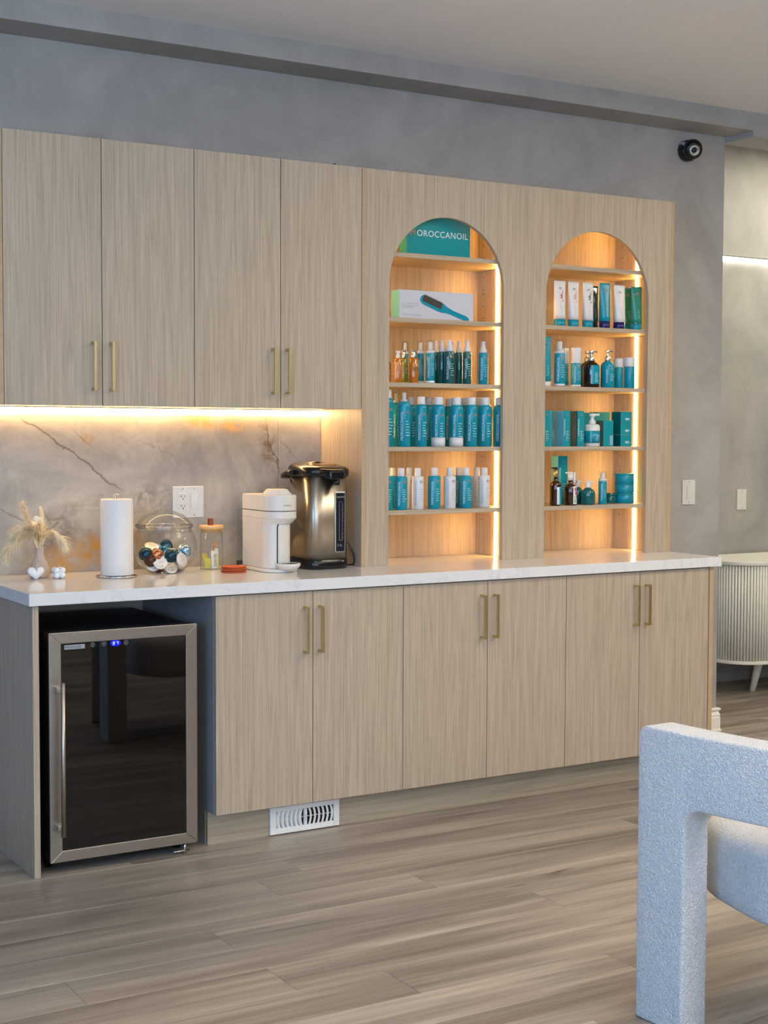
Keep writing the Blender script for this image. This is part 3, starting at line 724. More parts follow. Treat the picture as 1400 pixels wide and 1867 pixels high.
bottle('overcap', 1.9930, -0.190, S[3], .0125, .1706, 'slim bottle with tall clear cap standing behind the wide amber bottle', G3, TEAL, CAPW)
bottle('overcap', 2.0130, -0.160, S[3], .0125, .1690, 'second slim clear-capped bottle at the back behind the amber ones', G3, TEAL, CAPW)
bottle('overcap', 2.0310, -0.245, S[3], .0145, .170, 'teal clear-capped spray bottle with white foot, right of the amber M bottle', G3, TEAL, CAPW, band=(PRINTW, .010))
bottle('overcap', 2.0402, -0.302, S[3], .0179, .1701, 'wider teal clear-capped bottle with white foot in the front row', G3, TEAL, CAPW, band=(PRINTW, .010))
for (x, y, r, h, lb) in ((2.1229, -.215, .0130, .1751, 'glossy dark teal spray bottle at the back, leftmost of six'), (2.1235, -.258, .0166, .1745, 'glossy dark teal spray bottle, second of six, partly covered'), (2.1266, -.308, .0200, .1744, 'glossy dark teal spray bottle in front with strong highlight, third of six'),
    (2.2140, -.200, .0115, .1745, 'glossy dark teal spray bottle hidden deepest, fourth of six'), (2.2077, -.255, .0158, .1746, 'glossy dark teal spray bottle, fifth of six, in the middle row'), (2.2171, -.300, .0175, .1764, 'glossy dark teal spray bottle at the front right end of six')):
    bottle('spray', x, y, S[3], r, h, lb, G3, TEALD, CAPW, text=(r > .0168))
bottle('spray', 2.2951, -.300, S[3], .0195, .1734, 'teal spray bottle standing alone near the strip light on the third shelf', G3, TEAL, CAPW)
G2 = 'tall aerosol cans on the second shelf of the left arch'
bottle('aerosol', 1.845, -.300, S[2], .0248, .2221, 'tall teal can cut off by the left edge of the left arch', G2)
bottle('mousse', 1.9370, -.215, S[2], .0205, .2193, 'teal can with clear cap in the back row behind the tall mousse can', G2, TEAL)
bottle('mousse', 1.9147, -.312, S[2], .0255, .2211, 'tallest teal mousse can with clear cap in the front row', G2, TEAL)
bottle('aerosol', 2.0077, -.215, S[2], .0205, .1966, 'back-row teal can between the mousse can and the next can', G2)
bottle('aerosol', 1.9951, -.310, S[2], .0225, .1964, 'front-row teal can right of the tall mousse can', G2)
bottle('aerosol', 2.0924, -.215, S[2], .0215, .1961, 'back-row teal can left of the first white-footed can', G2)
bottle('aerosol', 2.0738, -.312, S[2], .0274, .1959, 'white-footed teal dry shampoo can, the left one of two', G2, band=(WHITEB, .036))
bottle('aerosol', 2.1910, -.210, S[2], .0210, .1922, 'back-row can in shadow left of the second white-footed can', G2)
bottle('aerosol', 2.1594, -.312, S[2], .0275, .1955, 'white-footed teal dry shampoo can, the right one of two', G2, band=(WHITEB, .036))
bottle('aerosol', 2.2624, -.215, S[2], .0205, .1970, 'back-row can right of the second white-footed can', G2)
bottle('aerosol', 2.2378, -.302, S[2], .0250, .1976, 'front-row teal can right of the two white-footed cans', G2)
bottle('aerosol', 2.3370, -.205, S[2], .0205, .2000, 'back-row can behind the two rightmost full cans', G2)
bottle('aerosol', 2.3067, -.300, S[2], .0270, .1980, 'last fully visible teal can before the strip light', G2)
bottle('aerosol', 2.3884, -.285, S[2], .0254, .1995, 'teal can covering the strip light at the right edge of the left arch', G2)
for x in (2.0738, 2.1594):
    pass
G1 = 'shampoo bottles on the lowest shelf of the left arch'
def sh(x, y, r, h, lb, white=False):
    bottle('shampoo', x, y, S[1], r, h, lb, G1, WHITEB if white else TEAL, CAPW, PRINTB if white else PRINTW, PRINTK if white else ORANGE)
sh(1.843, -.300, .0239, .1649, 'teal shampoo bottle cut off by the left edge of the arch on the lowest shelf')
sh(1.9232, -.215, .0200, .1624, 'back-row teal bottle between the two leftmost teal shampoo bottles')
sh(1.9033, -.310, .0250, .1635, 'front teal shampoo bottle, second from left on the lowest shelf')
sh(1.9879, -.232, .0205, .1629, 'white shampoo bottle behind, peeking out beside the first white bottle', True)
sh(1.9850, -.302, .0240, .1626, 'first front-row white shampoo bottle from the left with dark M', True)
sh(2.0639, -.300, .0255, .1637, 'teal shampoo bottle standing alone in the middle of the lowest shelf')
sh(2.1312, -.310, .0241, .1633, 'white shampoo bottle between the lone teal bottle and the teal pair', True)
sh(2.2235, -.235, .0205, .1609, 'back teal bottle of the pair right of the middle white bottle')
sh(2.2114, -.305, .0251, .1625, 'front teal bottle of the pair right of the middle white bottle')
sh(2.3130, -.235, .0200, .1602, 'back white bottle of the pair beside the strip light', True)
sh(2.3060, -.297, .0245, .1614, 'front white bottle of the pair beside the strip light', True)

# brand sign and brush carton
t = thing('brand_sign', (2.085, -.27, S[5]), 'translucent teal brand block with white lettering on the top shelf', 'sign')
MB().box(1.9358, 2.2351, -.290, -.235, S[5]+.0002, S[5]+.155).build('block', mat('teal_acrylic', (18, 146, 150), 0.12, var=0.04, scale=6, coat=0.5), t, 0.001)
_, _, w1 = text_geo('OROCCANOIL', 1.0, 3, 1.08); sz = 0.240/w1
flat_text('M', 1.9520, 2.197, sz*1.05, -.2906, ORANGE, 'logo', t, 3)
flat_text('OROCCANOIL', 1.9840, 2.197, sz, -.2906, PRINTW, 'lettering', t, 3, 1.08)
t = thing('hairbrush_carton', (2.07, -.27, S[4]), 'long pale grey carton with a printed teal paddle brush and mint end', 'carton')
MB().box(1.8981, 2.2458, -.300, -.240, S[4]+.0002, S[4]+.112).build('box', mat('pale_grey_carton', (196, 196, 202), 0.45, var=0.01), t, 0.0008)
MB().box(1.8975, 1.8982, -.2995, -.2405, S[4]+.001, S[4]+.1112).build('mint_end', MINT, t)
flat_text('MOROCCANOIL', 1.908, S[4]+.012, .0125, -.3004, PRINTG, 'lettering', t)
flat_text('IONIC CERAMIC BRUSH', 1.908, S[4]+.058, .0075, -.3004, PRINTG, 'title', t)
fp = MB()
for k in range(2): fp.box(1.908, 1.985-.02*k, -.3005, -.3001, S[4]+.050-k*.007, S[4]+.052-k*.007)
fp.build('fine_print', PRINTG, t)
# printed brush: handle and head outline as thin print
def along(p0, p1, half):                                            # polygon along a line with half widths
    d = (Vector(p1)-Vector(p0)); L = d.length; d.normalize(); n = Vector((-d.y, d.x)); up, dn = [], []
    for s_, h_ in half:
        c = Vector(p0)+d*L*s_; up.append(tuple(c+n*h_)); dn.append(tuple(c-n*h_))
    return up+dn[::-1]
p0, p1 = (1.995, S[4]+.083), (2.233, S[4]+.001)
MB().prism(along(p0, p1, [(0, .008), (.03, .015), (.10, .019), (.36, .0195), (.44, .018), (.52, .012), (.62, .0095), (.9, .0115), (.96, .006)]), lambda p, q, d: Vector((p, d, max(q, S[4]+.001))), -.3012, -.3001).build('brush_print', TEAL, t)
MB().prism(along((2.006, S[4]+.086), (2.095, S[4]+.055), [(0, .010), (.06, .0135), (.92, .0135), (1, .011)]), lambda p, q, d: Vector((p, d, q)), -.3018, -.3011).build('bristle_print', PRINTK, t)
br = MB()
for k in range(14):
    a = Vector((2.006, S[4]+.086)).lerp(Vector((2.092, S[4]+.056)), k/13)+Vector((.0045, .0125))
    br.raw([(a.x-.0007, -.3014, a.y), (a.x+.0007, -.3014, a.y), (a.x+.0022, -.3014, a.y+.0075)], [(0, 1, 2)])
br.build('bristle_tips', PRINTK, t, nrm=False)

# tubes on the right arch
def tube(x, y, z, r, h, label, m_, capm, pr=PRINTG, lm=PRINTK, flower=None, foot=None, name='tube', capf=0.15):
    z += .0002
    t = thing(name, (x, y, z), label, 'tube', 'squeeze tubes on the fourth shelf of the right arch'); hc = h*capf
    def ringp(rx, ry, zz, n=28): return [(x+rx*math.copysign(abs(math.cos(2*PI*k/n))**.8, math.cos(2*PI*k/n)), y+ry*math.copysign(abs(math.sin(2*PI*k/n))**.8, math.sin(2*PI*k/n)), z+zz) for k in range(n)]
    rb = r*.84; L = []
    for k in range(9):
        s_ = k/8; L.append(ringp(rb+(r-rb)*s_**1.1, rb*.8*(1-s_)**.75+.0012, hc+.001+(h-hc-.010)*s_))
    L.append(ringp(r, .0012, h))
    MB().loft(L).build('body', m_, t)
    MB().loft([ringp(rb*.9, rb*.72, 0), ringp(rb*.95, rb*.78, .002), ringp(rb*.99, rb*.8, hc)]).build('cap', capm, t)
    yf = lambda s_: y-(rb*.8*(1-s_)**.75+.0012)-.0010
    def place(mb, pts, fs):                                       # lay flat print on the slanted front
        vs = []
        for a, b in pts:
            s_ = min(1, max(0, (b-hc)/(h-hc-.01))); w = rb+(r-rb)*s_; q = max(0.0, 1-(a/w)**2)**.55
            vs.append((x+a, y-(rb*.8*(1-s_)**.75+.0012)*q-.0006, z+b))
        mb.raw(vs, fs)
    mb = MB(); vs, fs, w = text_geo('MOROCCANOIL', 1.0); sz = h*.52/w
    place(mb, [(-rb*.62-b*sz, hc+h*.16+a*sz) for a, b in vs], fs)
    for k in range(5):
        zz = hc+h*(.30-.045*k); wd = rb*(.55, .3, .5, .4, .2)[k]; pts = [(-rb*.15, zz), (-rb*.15+wd, zz), (-rb*.15+wd, zz+.0016), (-rb*.15, zz+.0016)]
        place(mb, pts, [(0, 1, 2, 3)])
    mb.build('lettering', pr, t, nrm=False)
    mb = MB(); vs, fs, w = text_geo('M', 1.0); sz = .017
    place(mb, [(-rb*.05+(a-w/2)*sz, h*.80+b*sz) for a, b in vs], fs); mb.build('logo', lm, t, nrm=False)
    if flower:
        mb = MB()
        for (cx, cz, ang, a_, b_) in ((.30, .70, .5, .014, .006), (.52, .77, 1.1, .012, .005), (.62, .68, .6, .013, .006), (.30, .63, .1, .013, .0045), (.60, .58, 1.9, .010, .006), (.45, .54, 2.4, .010, .005), (.62, .50, .9, .010, .005)):
            pts = []
            for k in range(10):
                u_, v_ = a_*math.cos(2*PI*k/10), b_*math.sin(2*PI*k/10)
                pts.append((rb*cx+u_*math.cos(ang)-v_*math.sin(ang), h*cz+u_*math.sin(ang)+v_*math.cos(ang)))
            place(mb, pts, [tuple(range(10))])
        mb.build('flower_print', flower, t, nrm=False)
    if foot:
        mb = MB()
        pts = [(-rb*.75, hc+.002), (rb*.75, hc+.002), (rb*.8, hc+h*.22), (rb*.2, hc+h*.12), (-rb*.3, hc+h*.08)]
        place(mb, pts, [(0, 1, 2, 3, 4)]); mb.build('foot_print', foot, t, nrm=False)
    return t
tube(2.6786, -.300, S[4], .0300, .1879, 'white squeeze tube with a deep red flower print, leftmost of the row', WHITEB, TEAL, flower=PINK)
tube(2.7512, -.300, S[4], .0279, .1884, 'white squeeze tube with a pale rose flower print', WHITEB, TEAL, flower=ROSEL)
tube(2.8277, -.300, S[4], .0281, .1890, 'white squeeze tube with a grey-green leaf print', WHITEB, TEAL, flower=SAGE)
tube(2.9152, -.304, S[4], .0290, .1902, 'teal squeeze tube with violet foot in the middle of the row', TEAL, NAVY, PRINTW, ORANGE, foot=PURPLE)
tube(2.9180, -.225, S[4], .0260, .1860, 'dark teal tube standing behind the violet-footed teal tube', TEALD, NAVY, PRINTW, ORANGE)
tube(2.9976, -.300, S[4], .0300, .1875, 'white squeeze tube with navy cap and lavender foot', WHITEB, NAVY, foot=LAV)
tube(3.0926, -.300, S[4], .0290, .1853, 'glossy teal squeeze tube at the right end of the row', TEALG, TEAL, PRINTW, ORANGE)
tube(3.1050, -.225, S[4], .0240, .1880, 'dark green teal tube behind the rightmost tube', TEALG, TEAL, PRINTW, ORANGE)

# right arch, third shelf
GR3 = 'bottles and pumps on the third shelf of the right arch'
t = tube(2.6100, -.300, S[3], .0268, .2052, 'tall teal tube with white cap cut off by the left edge of the right arch', TEAL, CAPW, PRINTW, PRINTK, capf=.10); t['group'] = GR3
bottle('overcap', 2.6722, -.312, S[3], .0225, .1953, 'teal foam bottle with silver pump under a clear cap', GR3, TEAL, CAPW, band=(WHITEB, .011))
bottle('solidcap', 2.7560, -.238, S[3], .0190, .1651, 'teal bottle with white cap standing behind its twin in front', GR3, TEAL, CAPW, band=(WHITEB, .009))
bottle('solidcap', 2.7663, -.302, S[3], .0215, .1640, 'teal bottle with tall white cap in the front row, third shelf', GR3, TEAL, CAPW, band=(WHITEB, .009))
t = bottle('pump', 2.8501, -.300, S[3], .0355, .1559, 'black round-shouldered pump bottle with a teal label', GR3, DARKB, SILV, text=False)
m = MB(); wrap_line(m, .0355, 2.8501, -.300, S[3]+.014, -42, 32, .078, n=10); lb_ = m.build('label_sticker', TEAL, t, nrm=False)
m = MB(); wrap_text(m, 'MOROCCANOIL', .0075, .0358, 2.8501, -.300, S[3]+.018, -34, True)
for k in range(6): wrap_line(m, .0358, 2.8501, -.300, S[3]+.060-.007*k, -12, 8+4*(k % 3), .0016)
m.build('lettering', PRINTW, t, nrm=False)
bottle('pump', 2.9060, -.205, S[3], .0310, .1600, 'teal pump bottle half hidden behind the black pump bottle', GR3, TEALD, SILV, text=False)
bottle('pump', 2.9386, -.300, S[3], .0300, .1600, 'teal round-shouldered pump bottle right of the black one', GR3, TEAL, SILV)
bottle('jar', 3.0300, -.262, S[3], .0195, .1285, 'teal cylinder jar with white lid, the left one of two', GR3, TEAL, CAPW)
bottle('jar', 3.0691, -.287, S[3], .0230, .1322, 'teal cylinder jar with white lid touching the strip light', GR3, TEAL, CAPW)

# right arch, second shelf: cartons, pump tub
def carton(x, y, z, wx, wy, h, label, group, rot=0.0, front=TEALC, side=None, lines=6, brand=True, name='carton', logo=True):
    t = thing(name, (x, y, z+.0002), label, 'carton', group); t.rotation_euler = (0, 0, rot)
    z = z+.0002
    MB().box(x-wx/2, x+wx/2, y-wy/2, y+wy/2, z, z+h).build('box', front, t, 0.0006)
    if side is not None: MB().box(x-wx/2-.0005, x-wx/2, y-wy/2+.0004, y+wy/2-.0004, z+.0004, z+h-.0004).build('side_print', side, t)
    mb = MB(); yf = y-wy/2-.0004
    if brand:
        vs, fs, w = text_geo('MOROCCANOIL', 1.0); sz = min(h*.6/w, wx*.26); mb.raw([(x-wx*.22-b*sz, yf, z+h*.30+a*sz) for a, b in vs], fs)
    for k in range(lines):
        zz = z+h*(.42-.05*k); mb.box(x-wx*.08, x+wx*(.30, .2, .36, .25, .33, .15)[k % 6], yf-.0001, yf+.0002, zz, zz+.0014)
    mb.build('lettering', PRINTW, t, nrm=False)
    if logo: flat_text('M', x+wx*.10, z+h*.86, min(.012, wx*.35), yf, ORANGE, 'logo', t, center=True)
    return t
GR2 = 'cartons and tubs on the second shelf of the right arch'
carton(2.6050, -.285, S[2], .036, .060, .1482, 'teal carton cut off by the left edge of the right arch, mint side', GR2, 0, TEALC, MINT)
carton(2.6480, -.255, S[2], .030, .060, .1490, 'mint-sided teal carton turned sideways, second from the arch edge', GR2, math.radians(35), TEALC, MINT)
carton(2.7150, -.282, S[2], .037, .055, .1491, 'upright teal carton with white print and a mint side face', GR2, 0, TEALC, MINT)
carton(2.7900, -.282, S[2], .037, .055, .1488, 'upright teal carton right next to the white pump tub', GR2, 0, TEALC, TEALD)
t = thing('pump_tub', (2.8600, -.297, S[2]), 'squat white tub with a pump top and a teal label band', 'bottle', GR2)
xx, yy, zz = 2.8600, -.297, S[2]+.0002
MB().lathe([(.031, 0), (.0335, .003), (.0335, .083), (.030, .0915), (.020, .094), (0, .094)], xx, yy, zz, 32).build('body', WHITE, t)
MB().lathe([(.0341, .014), (.0341, .066)], xx, yy, zz, 32).build('label_band', TEAL, t)
MB().lathe([(.014, .0942), (.014, .110), (.008, .1105), (.008, .126), (.014, .1265), (.014, .1385), (0, .140)], xx, yy, zz, 20).box(xx, xx+.036, yy-.005, yy+.005, zz+.130, zz+.1385).build('pump', WHITE, t, 0.0006)
m = MB(); wrap_text(m, 'MOROCCANOIL', .0062, .0344, xx, yy, zz+.018, -42, True)
for k in range(4): wrap_line(m, .0344, xx, yy, zz+.045-.006*k, -10, 20-4*k, .0013)
m.build('lettering', PRINTW, t, nrm=False)
t = carton(2.9400, -.285, S[2], .054, .046, .1102, 'shorter teal carton with a pale label patch at its foot', GR2, 0, TEALC, TEALD, lines=0, brand=False, logo=False)
MB().box(2.948, 2.966, -.3087, -.3082, S[2]+.006, S[2]+.046).build('label_patch', PRINTB, t)
for k in range(3):
    carton(3.0400, -.275, S[2]+.0495*k+.0002*k, .060, .060, .0490, ('teal square carton at the bottom of the stack of three', 'teal square carton in the middle of the stack of three', 'teal square carton on top of the stack of three')[k], GR2, 0, TEALC, TEALD, lines=4, brand=False, logo=False)
carton(2.9400, -.160, S[2], .075, .050, .1440, 'teal carton lying at the back behind the white pump tub', GR2, 0, TEALC, TEALD, lines=0, brand=False, logo=False)
carton(3.0200, -.150, S[2], .075, .050, .1480, 'teal carton at the back behind the stack of three cartons', GR2, 0, TEALC, TEALD, lines=0, brand=False, logo=False)

# right arch, lowest shelf
GR1 = 'oils, jars and tins on the lowest shelf of the right arch'
bottle('oil', 2.5700, -.300, S[1], .0270, .1500, 'dark red-brown bottle nearly hidden by the left edge of the right arch', GR1, BROWN, BLACK, text=False)
t = bottle('oil', 2.6583, -.312, S[1], .0237, .1603, 'brown oil bottle with gold collar and black pump, teal label', GR1, BROWN, BLACK, text=False)
m = MB(); wrap_line(m, .0237, 2.6583, -.312, S[1]+.006, -22, 62, .072, n=8); m.build('label_sticker', PRINTW, t, nrm=False)
m = MB(); wrap_line(m, .0240, 2.6583, -.312, S[1]+.007, 4, 62, .070, n=8); m.build('label_band', TEAL, t, nrm=False)
m = MB()
for k in range(5): wrap_line(m, .0243, 2.6583, -.312, S[1]+.040-.007*k, 18, 50, .0016)
wrap_text(m, 'MOROCCANOIL', .0068, .0241, 2.6583, -.312, S[1]+.010, -4, True)
m.build('lettering', PRINTG, t, nrm=False)
carton(2.7450, -.225, S[1], .050, .046, .2054, 'tall teal and mint carton standing behind the two brown bottles', GR1, 0, TEALC, MINT)
t = bottle('oil', 2.7362, -.312, S[1], .0262, .1398, 'brown oil bottle with white pump and a pink floral label', GR1, BROWN, WHITE, text=False, plab=WHITE)
MB().box(2.7362+.010, 2.7362+.018, -.322, -.314, S[1]+.094, S[1]+.1385).build('pump_guard', WHITE, t)
m = MB(); wrap_line(m, .0262, 2.7362, -.312, S[1]+.006, -10, 60, .074, n=8); m.build('label_sticker', PRINTW, t, nrm=False)
m = MB()
for (d, zz, dd, hh) in ((2, .060, 44, .016), (8, .044, 40, .014), (22, .030, 26, .012), (34, .016, 16, .012)): wrap_line(m, .0265, 2.7362, -.312, S[1]+zz, d, d+dd*.8, hh)
m.build('flower_print', PINK, t, nrm=False)
m = MB(); wrap_line(m, .0266, 2.7362, -.312, S[1]+.010, 0, 20, .018); wrap_line(m, .0266, 2.7362, -.312, S[1]+.030, 0, 12, .010); m.build('leaf_print', GREENP, t, nrm=False)
bottle('pump', 2.8350, -.235, S[1], .0235, .1023, 'small teal treatment bottle behind the round-shouldered one', GR1, TEALD, CAPW, text=False)
t = bottle('pump', 2.8387, -.302, S[1], .0295, .1020, 'small round-shouldered teal bottle with white nozzle cap', GR1, TEALD, CAPW, text=False)
bottle('overcap', 2.9184, -.300, S[1], .0178, .1413, 'slim teal serum bottle with clear cap beside the stacked tins', GR1, TEAL, CAPW, text=True, logo=False)
bottle('jar', 3.0150, -.235, S[1], .0260, .0434, 'small low teal jar tucked behind the slim serum bottle', GR1, TEALD, TEALD)
for k in range(3):
    zt = S[1]+.0428*k+.0002
    t = thing('tin', (3.0886, -.240, zt), ('flat round teal tin at the bottom of the stack of three', 'flat round teal tin in the middle of the stack of three', 'flat round teal tin on top of the stack of three')[k], 'tin', GR1)
    MB().lathe([(.0400, 0), (.0425, .0015), (.0425, .036), (.0415, .0365), (0, .0365)], 3.0886, -.240, zt, 36).build('body', TEAL, t)
    MB().lathe([(.0428, .0367), (.0428, .0418), (.0415, .0426), (0, .0426)], 3.0886, -.240, zt, 36).build('lid', TEALC, t)
    m = MB()
    for q in range(3): wrap_line(m, .0428, 3.0886, -.240, zt+.028-.005*q, 6, 30-6*q, .0012)
    m.build('lettering', PRINTG, t, nrm=False)

# ---------------------------------------------------------------- things on the worktop
Z = CT+0.0003
# paper towel
t = thing('paper_towel_holder', (.7454, -.28, Z), 'chrome wire paper towel holder under the white roll', 'holder')
rg = MB()
rg.tube([(.7454+.070*math.cos(a*PI/24), -.28+.070*math.sin(a*PI/24), Z+.0035) for a in range(49)], .0030, 8)
rg.tube([(.7454+.040*math.cos(a*PI/20), -.28+.040*math.sin(a*PI/20), Z+.0035) for a in range(41)], .0024, 8)
rg.tube([(.7454-.070, -.28, Z+.0035), (.7454+.070, -.28, Z+.0035)], .0024, 8)
rg.build('base', CHROME, t)
hdp = MB().tube([(.7454, -.28, Z+.004), (.7454, -.28, Z+.285)], .003, 8)
hdp.tube([(.7454+.010*math.cos(a*PI/10), -.28, Z+.282+.010*math.sin(a*PI/10)) for a in range(11)], .0025, 8)
hdp.build('post', CHROME, t)
t = thing('paper_towel_roll', (.7454, -.28, Z+.008), 'white paper towel roll standing upright on its chrome holder', 'paper towel')
pr_ = MB(); rr = .0560
pr_.lathe([(.019, .0), (rr-.001, .0), (rr, .002), (rr, .264), (rr-.003, .267), (.019, .267), (.019, .0)], .7454, -.28, Z+.008, 44)
pr_.build('roll', mat('paper', (220, 218, 214), 0.9, var=0.02, scale=120, bump=0.3), t)
MB().prism([(.7454+rr*math.cos(a)+.0006, -.28+rr*math.sin(a)) for a in [-.6+k*.08 for k in range(9)]]+[(.7454+(rr+.0016)*math.cos(a)+.0016*(k/8), -.28+(rr+.0016)*math.sin(a)) for k, a in list(enumerate([-.6+k*.08 for k in range(9)]))[::-1]], lambda p, q, d: Vector((p, q, d)), Z+.010, Z+.273).build('loose_sheet', MATS['paper'], t)

# glass candy jar with pods
JX, JY = .9607, -.195
def shell(prof, th):
    inner = [(max(r-th, 0), z+ (th if i == 0 else 0)) for i, (r, z) in enumerate(prof)]
    return prof+inner[::-1]
bowl = [(0, .0), (.050, .0), (.056, .003), (.080, .017), (.101, .038), (.114, .062), (.1188, .088), (.1165, .115), (.108, .142), (.0985, .158), (.0985, .166)]
t = t_jar = thing('glass_jar', (JX, JY, Z), 'round clear glass jar with domed lid full of coffee pods', 'jar')
MB().lathe(bowl[1:]+[(.0955, .166), (.0955, .158), (.100, .146)], JX, JY, Z, 56).build('bowl', CLEAR, t)
MB().lathe([(.104, .1665), (.1065, .170), (.104, .175), (.090, .193), (.068, .210), (.040, .222), (.016, .228), (.010, .231), (.010, .236), (.0165, .246), (.0165, .262), (.013, .266), (0, .267)], JX, JY, Z, 48).build('lid', CLEAR, t)
FOIL = mat('pod_foil', (214, 210, 204), 0.38, 0.35, var=0.12, scale=220)
PODC = {'teal': mat('pod_teal', (24, 92, 110), 0.25, 0.8), 'copper': mat('pod_copper', (196, 124, 84), 0.22, 0.9), 'blue': mat('pod_ice_blue', (146, 180, 206), 0.25, 0.8), 'brown': mat('pod_brown', (74, 46, 34), 0.25, 0.7), 'silver': mat('pod_silver', (190, 186, 180), 0.25, 0.85), 'cream': mat('pod_cream', (216, 186, 160), 0.3, 0.7), 'dark': mat('pod_dark_teal', (14, 60, 78), 0.2, 0.8)}
CAMP = cam.matrix_world.translation.copy()
pod_cache = {}
def pod(x, y, z, r, colr, face, tilt, label):
    """face: 'dome' shows the coloured dome to the room, 'foil' the flat lid"""
    t = thing('coffee_pod', (x, y, z), label, 'coffee pod', 'coffee pods in the glass jar')
    if colr not in pod_cache:
        a = MB().lathe([(0, 0), (1.0, 0), (1.0, .06), (.86, .09), (.82, .30), (.66, .62), (.40, .82), (.16, .88), (0, .885)], seg=24).build('cup', PODC[colr])
        b = MB().lathe([(0, -.05), (.92, -.05), (1.03, -.03), (1.04, .03), (1.0, .055)], seg=24).build('foil_lid', FOIL)
        c = MB()
        for (px, py, rs) in ((.1, .45, .07), (-.2, -.5, .07)): c.lathe([(rs, -.056), (0, -.056)], px, py, 0, 10)
        for k in range(4): c.box(-.45, .35-.1*k, -.15+.09*k, -.12+.09*k, -.0575, -.055)
        c = c.build('lid_print', PRINTG, nrm=False)
        pod_cache[colr] = (a, b, c)
        objs = (a, b, c)
    else: objs = tuple(o.copy() for o in pod_cache[colr])
    d = Vector(tilt).normalized()
    if face == 'foil': d = -d
    t.rotation_euler = d.to_track_quat('Z', 'Y').to_euler(); t.scale = (r, r, r)
    for o in objs:
        if o.name not in COL.objects: COL.objects.link(o)
        o.parent = t; o.location = (0, 0, 0)
PODS = [
    (0.8772, -0.223, 0.9853, 0.026, 'dark', 'dome', (-0.5, -1, 0.3), 'dark teal pod at the far left against the glass in the glass jar'),
    (0.8851, -0.215, 0.9881, 0.026, 'silver', 'foil', (-0.8, -0.6, 0.5), 'silver pod seen edge-on near the left side in the glass jar'),
    (0.9163, -0.185, 1.0107, 0.026, 'silver', 'foil', (0, -0.55, 1), 'pale foil-topped pod lying nearly flat at the top left in the glass jar'),
    (0.9823, -0.16, 1.0087, 0.026, 'dark', 'dome', (0.1, -0.4, 1), 'dark pod lying at the back of the top layer in the glass jar'),
    (0.959, -0.19, 0.9894, 0.026, 'teal', 'dome', (-0.2, -0.8, 0.7), 'teal pod half covered by the dark teal pod in the glass jar'),
    (0.9129, -0.235, 0.9825, 0.026, 'copper', 'dome', (-0.2, -1, 0.55), 'shiny copper pod near the middle in the glass jar'),
    (0.9618, -0.25, 0.9796, 0.026, 'dark', 'dome', (0.05, -1, 0.2), 'large dark teal pod facing the room in the middle in the glass jar'),
    (0.8916, -0.2342, 0.9663, 0.026, 'brown', 'dome', (-0.3, -1, 0.1), 'dark brown pod mostly hidden at the lower left in the glass jar'),
    (0.903, -0.231, 0.9503, 0.026, 'silver', 'foil', (-0.35, -1, 0.35), 'foil lid pod facing the room at the lower left in the glass jar'),
    (0.9189, -0.2572, 0.958, 0.026, 'silver', 'foil', (-0.1, -1, 0.45), 'white foil lid pod facing the room, lower centre left in the glass jar'),
    (0.9609, -0.25, 0.9373, 0.026, 'silver', 'foil', (0, -0.9, 0.8), 'foil lid pod tilted up at the bottom centre in the glass jar'),
    (1.0011, -0.2613, 0.963, 0.026, 'silver', 'foil', (0.45, -1, 0.3), 'white foil lid pod facing the room at the lower right in the glass jar'),
    (1.0283, -0.225, 0.9933, 0.026, 'blue', 'dome', (0.2, -1, 0.5), 'ice blue pod at the upper right in the glass jar'),
    (1.0479, -0.195, 0.9813, 0.026, 'cream', 'foil', (0.8, -0.7, 0.4), 'cream foil pod against the right side of the glass in the glass jar'),
    (1.0064, -0.2, 0.9702, 0.026, 'teal', 'dome', (0.5, -0.9, 0.2), 'teal pod wedged between the dark and white pods in the glass jar'),
    (1.0151, -0.2034, 0.9373, 0.026, 'silver', 'dome', (0.5, -0.5, -0.5), 'silver pod at the bottom right in the glass jar'),
    (0.9375, -0.2, 0.9373, 0.026, 'copper', 'dome', (-0.4, -0.3, -0.6), 'copper pod at the bottom behind the front layer in the glass jar'),
    (1.0189, -0.15, 0.9884, 0.026, 'blue', 'foil', (0.3, -0.3, 0.9), 'pale blue pod at the back right in the glass jar')]
for a in PODS: pod(*a)

MB().tube([(JX+.1005*math.cos(a*PI/28), JY+.1005*math.sin(a*PI/28), Z+.1645) for a in range(57)], .0022, 8).build('rim', GRIM, t_jar)  # edge rings added to give the jar its bright rim highlights
MB().tube([(JX+.1050*math.cos(a*PI/28), JY+.1050*math.sin(a*PI/28), Z+.1705) for a in range(57)], .0022, 8).build('lid_lip', GRIM, t_jar)
MB().tube([(JX+.052*math.cos(a*PI/20), JY+.052*math.sin(a*PI/20), Z+.0022) for a in range(41)], .002, 8).build('foot_ring', GRIM, t_jar)

# canister
CX, CY = 1.1614, -.165
t = thing('bamboo_lid_canister', (CX, CY, Z), 'small glass canister with bamboo lid and brown leather tab', 'canister')
MB().lathe([(.041, 0), (.0425, .0015), (.0425, .139)], CX, CY, Z, 36).build('glass_body', CLEAR, t)
MB().lathe([(.0385, .140), (.0385, .1505), (.044, .1507), (.046, .1525), (.046, .1625), (.044, .1645), (0, .1645)], CX, CY, Z, 36).build('lid', wood('bamboo', (226, 184, 122), (196, 150, 92), 'x', 0.4), t)
MB().box(CX-.012, CX+.006, CY-.006, CY-.003, Z+.1648, Z+.187).box(CX-.014, CX+.004, CY+.002, CY+.005, Z+.1648, Z+.190).box(CX-.013, CX+.005, CY-.006, CY+.005, Z+.187, Z+.190).build('tab', mat('leather', (140, 70, 42), 0.6, var=0.1), t, 0.001)
YEL = mat('yellow_paper', (214, 204, 96), 0.7, var=0.1); PAP = mat('white_paper', (226, 222, 206), 0.7, var=0.03)
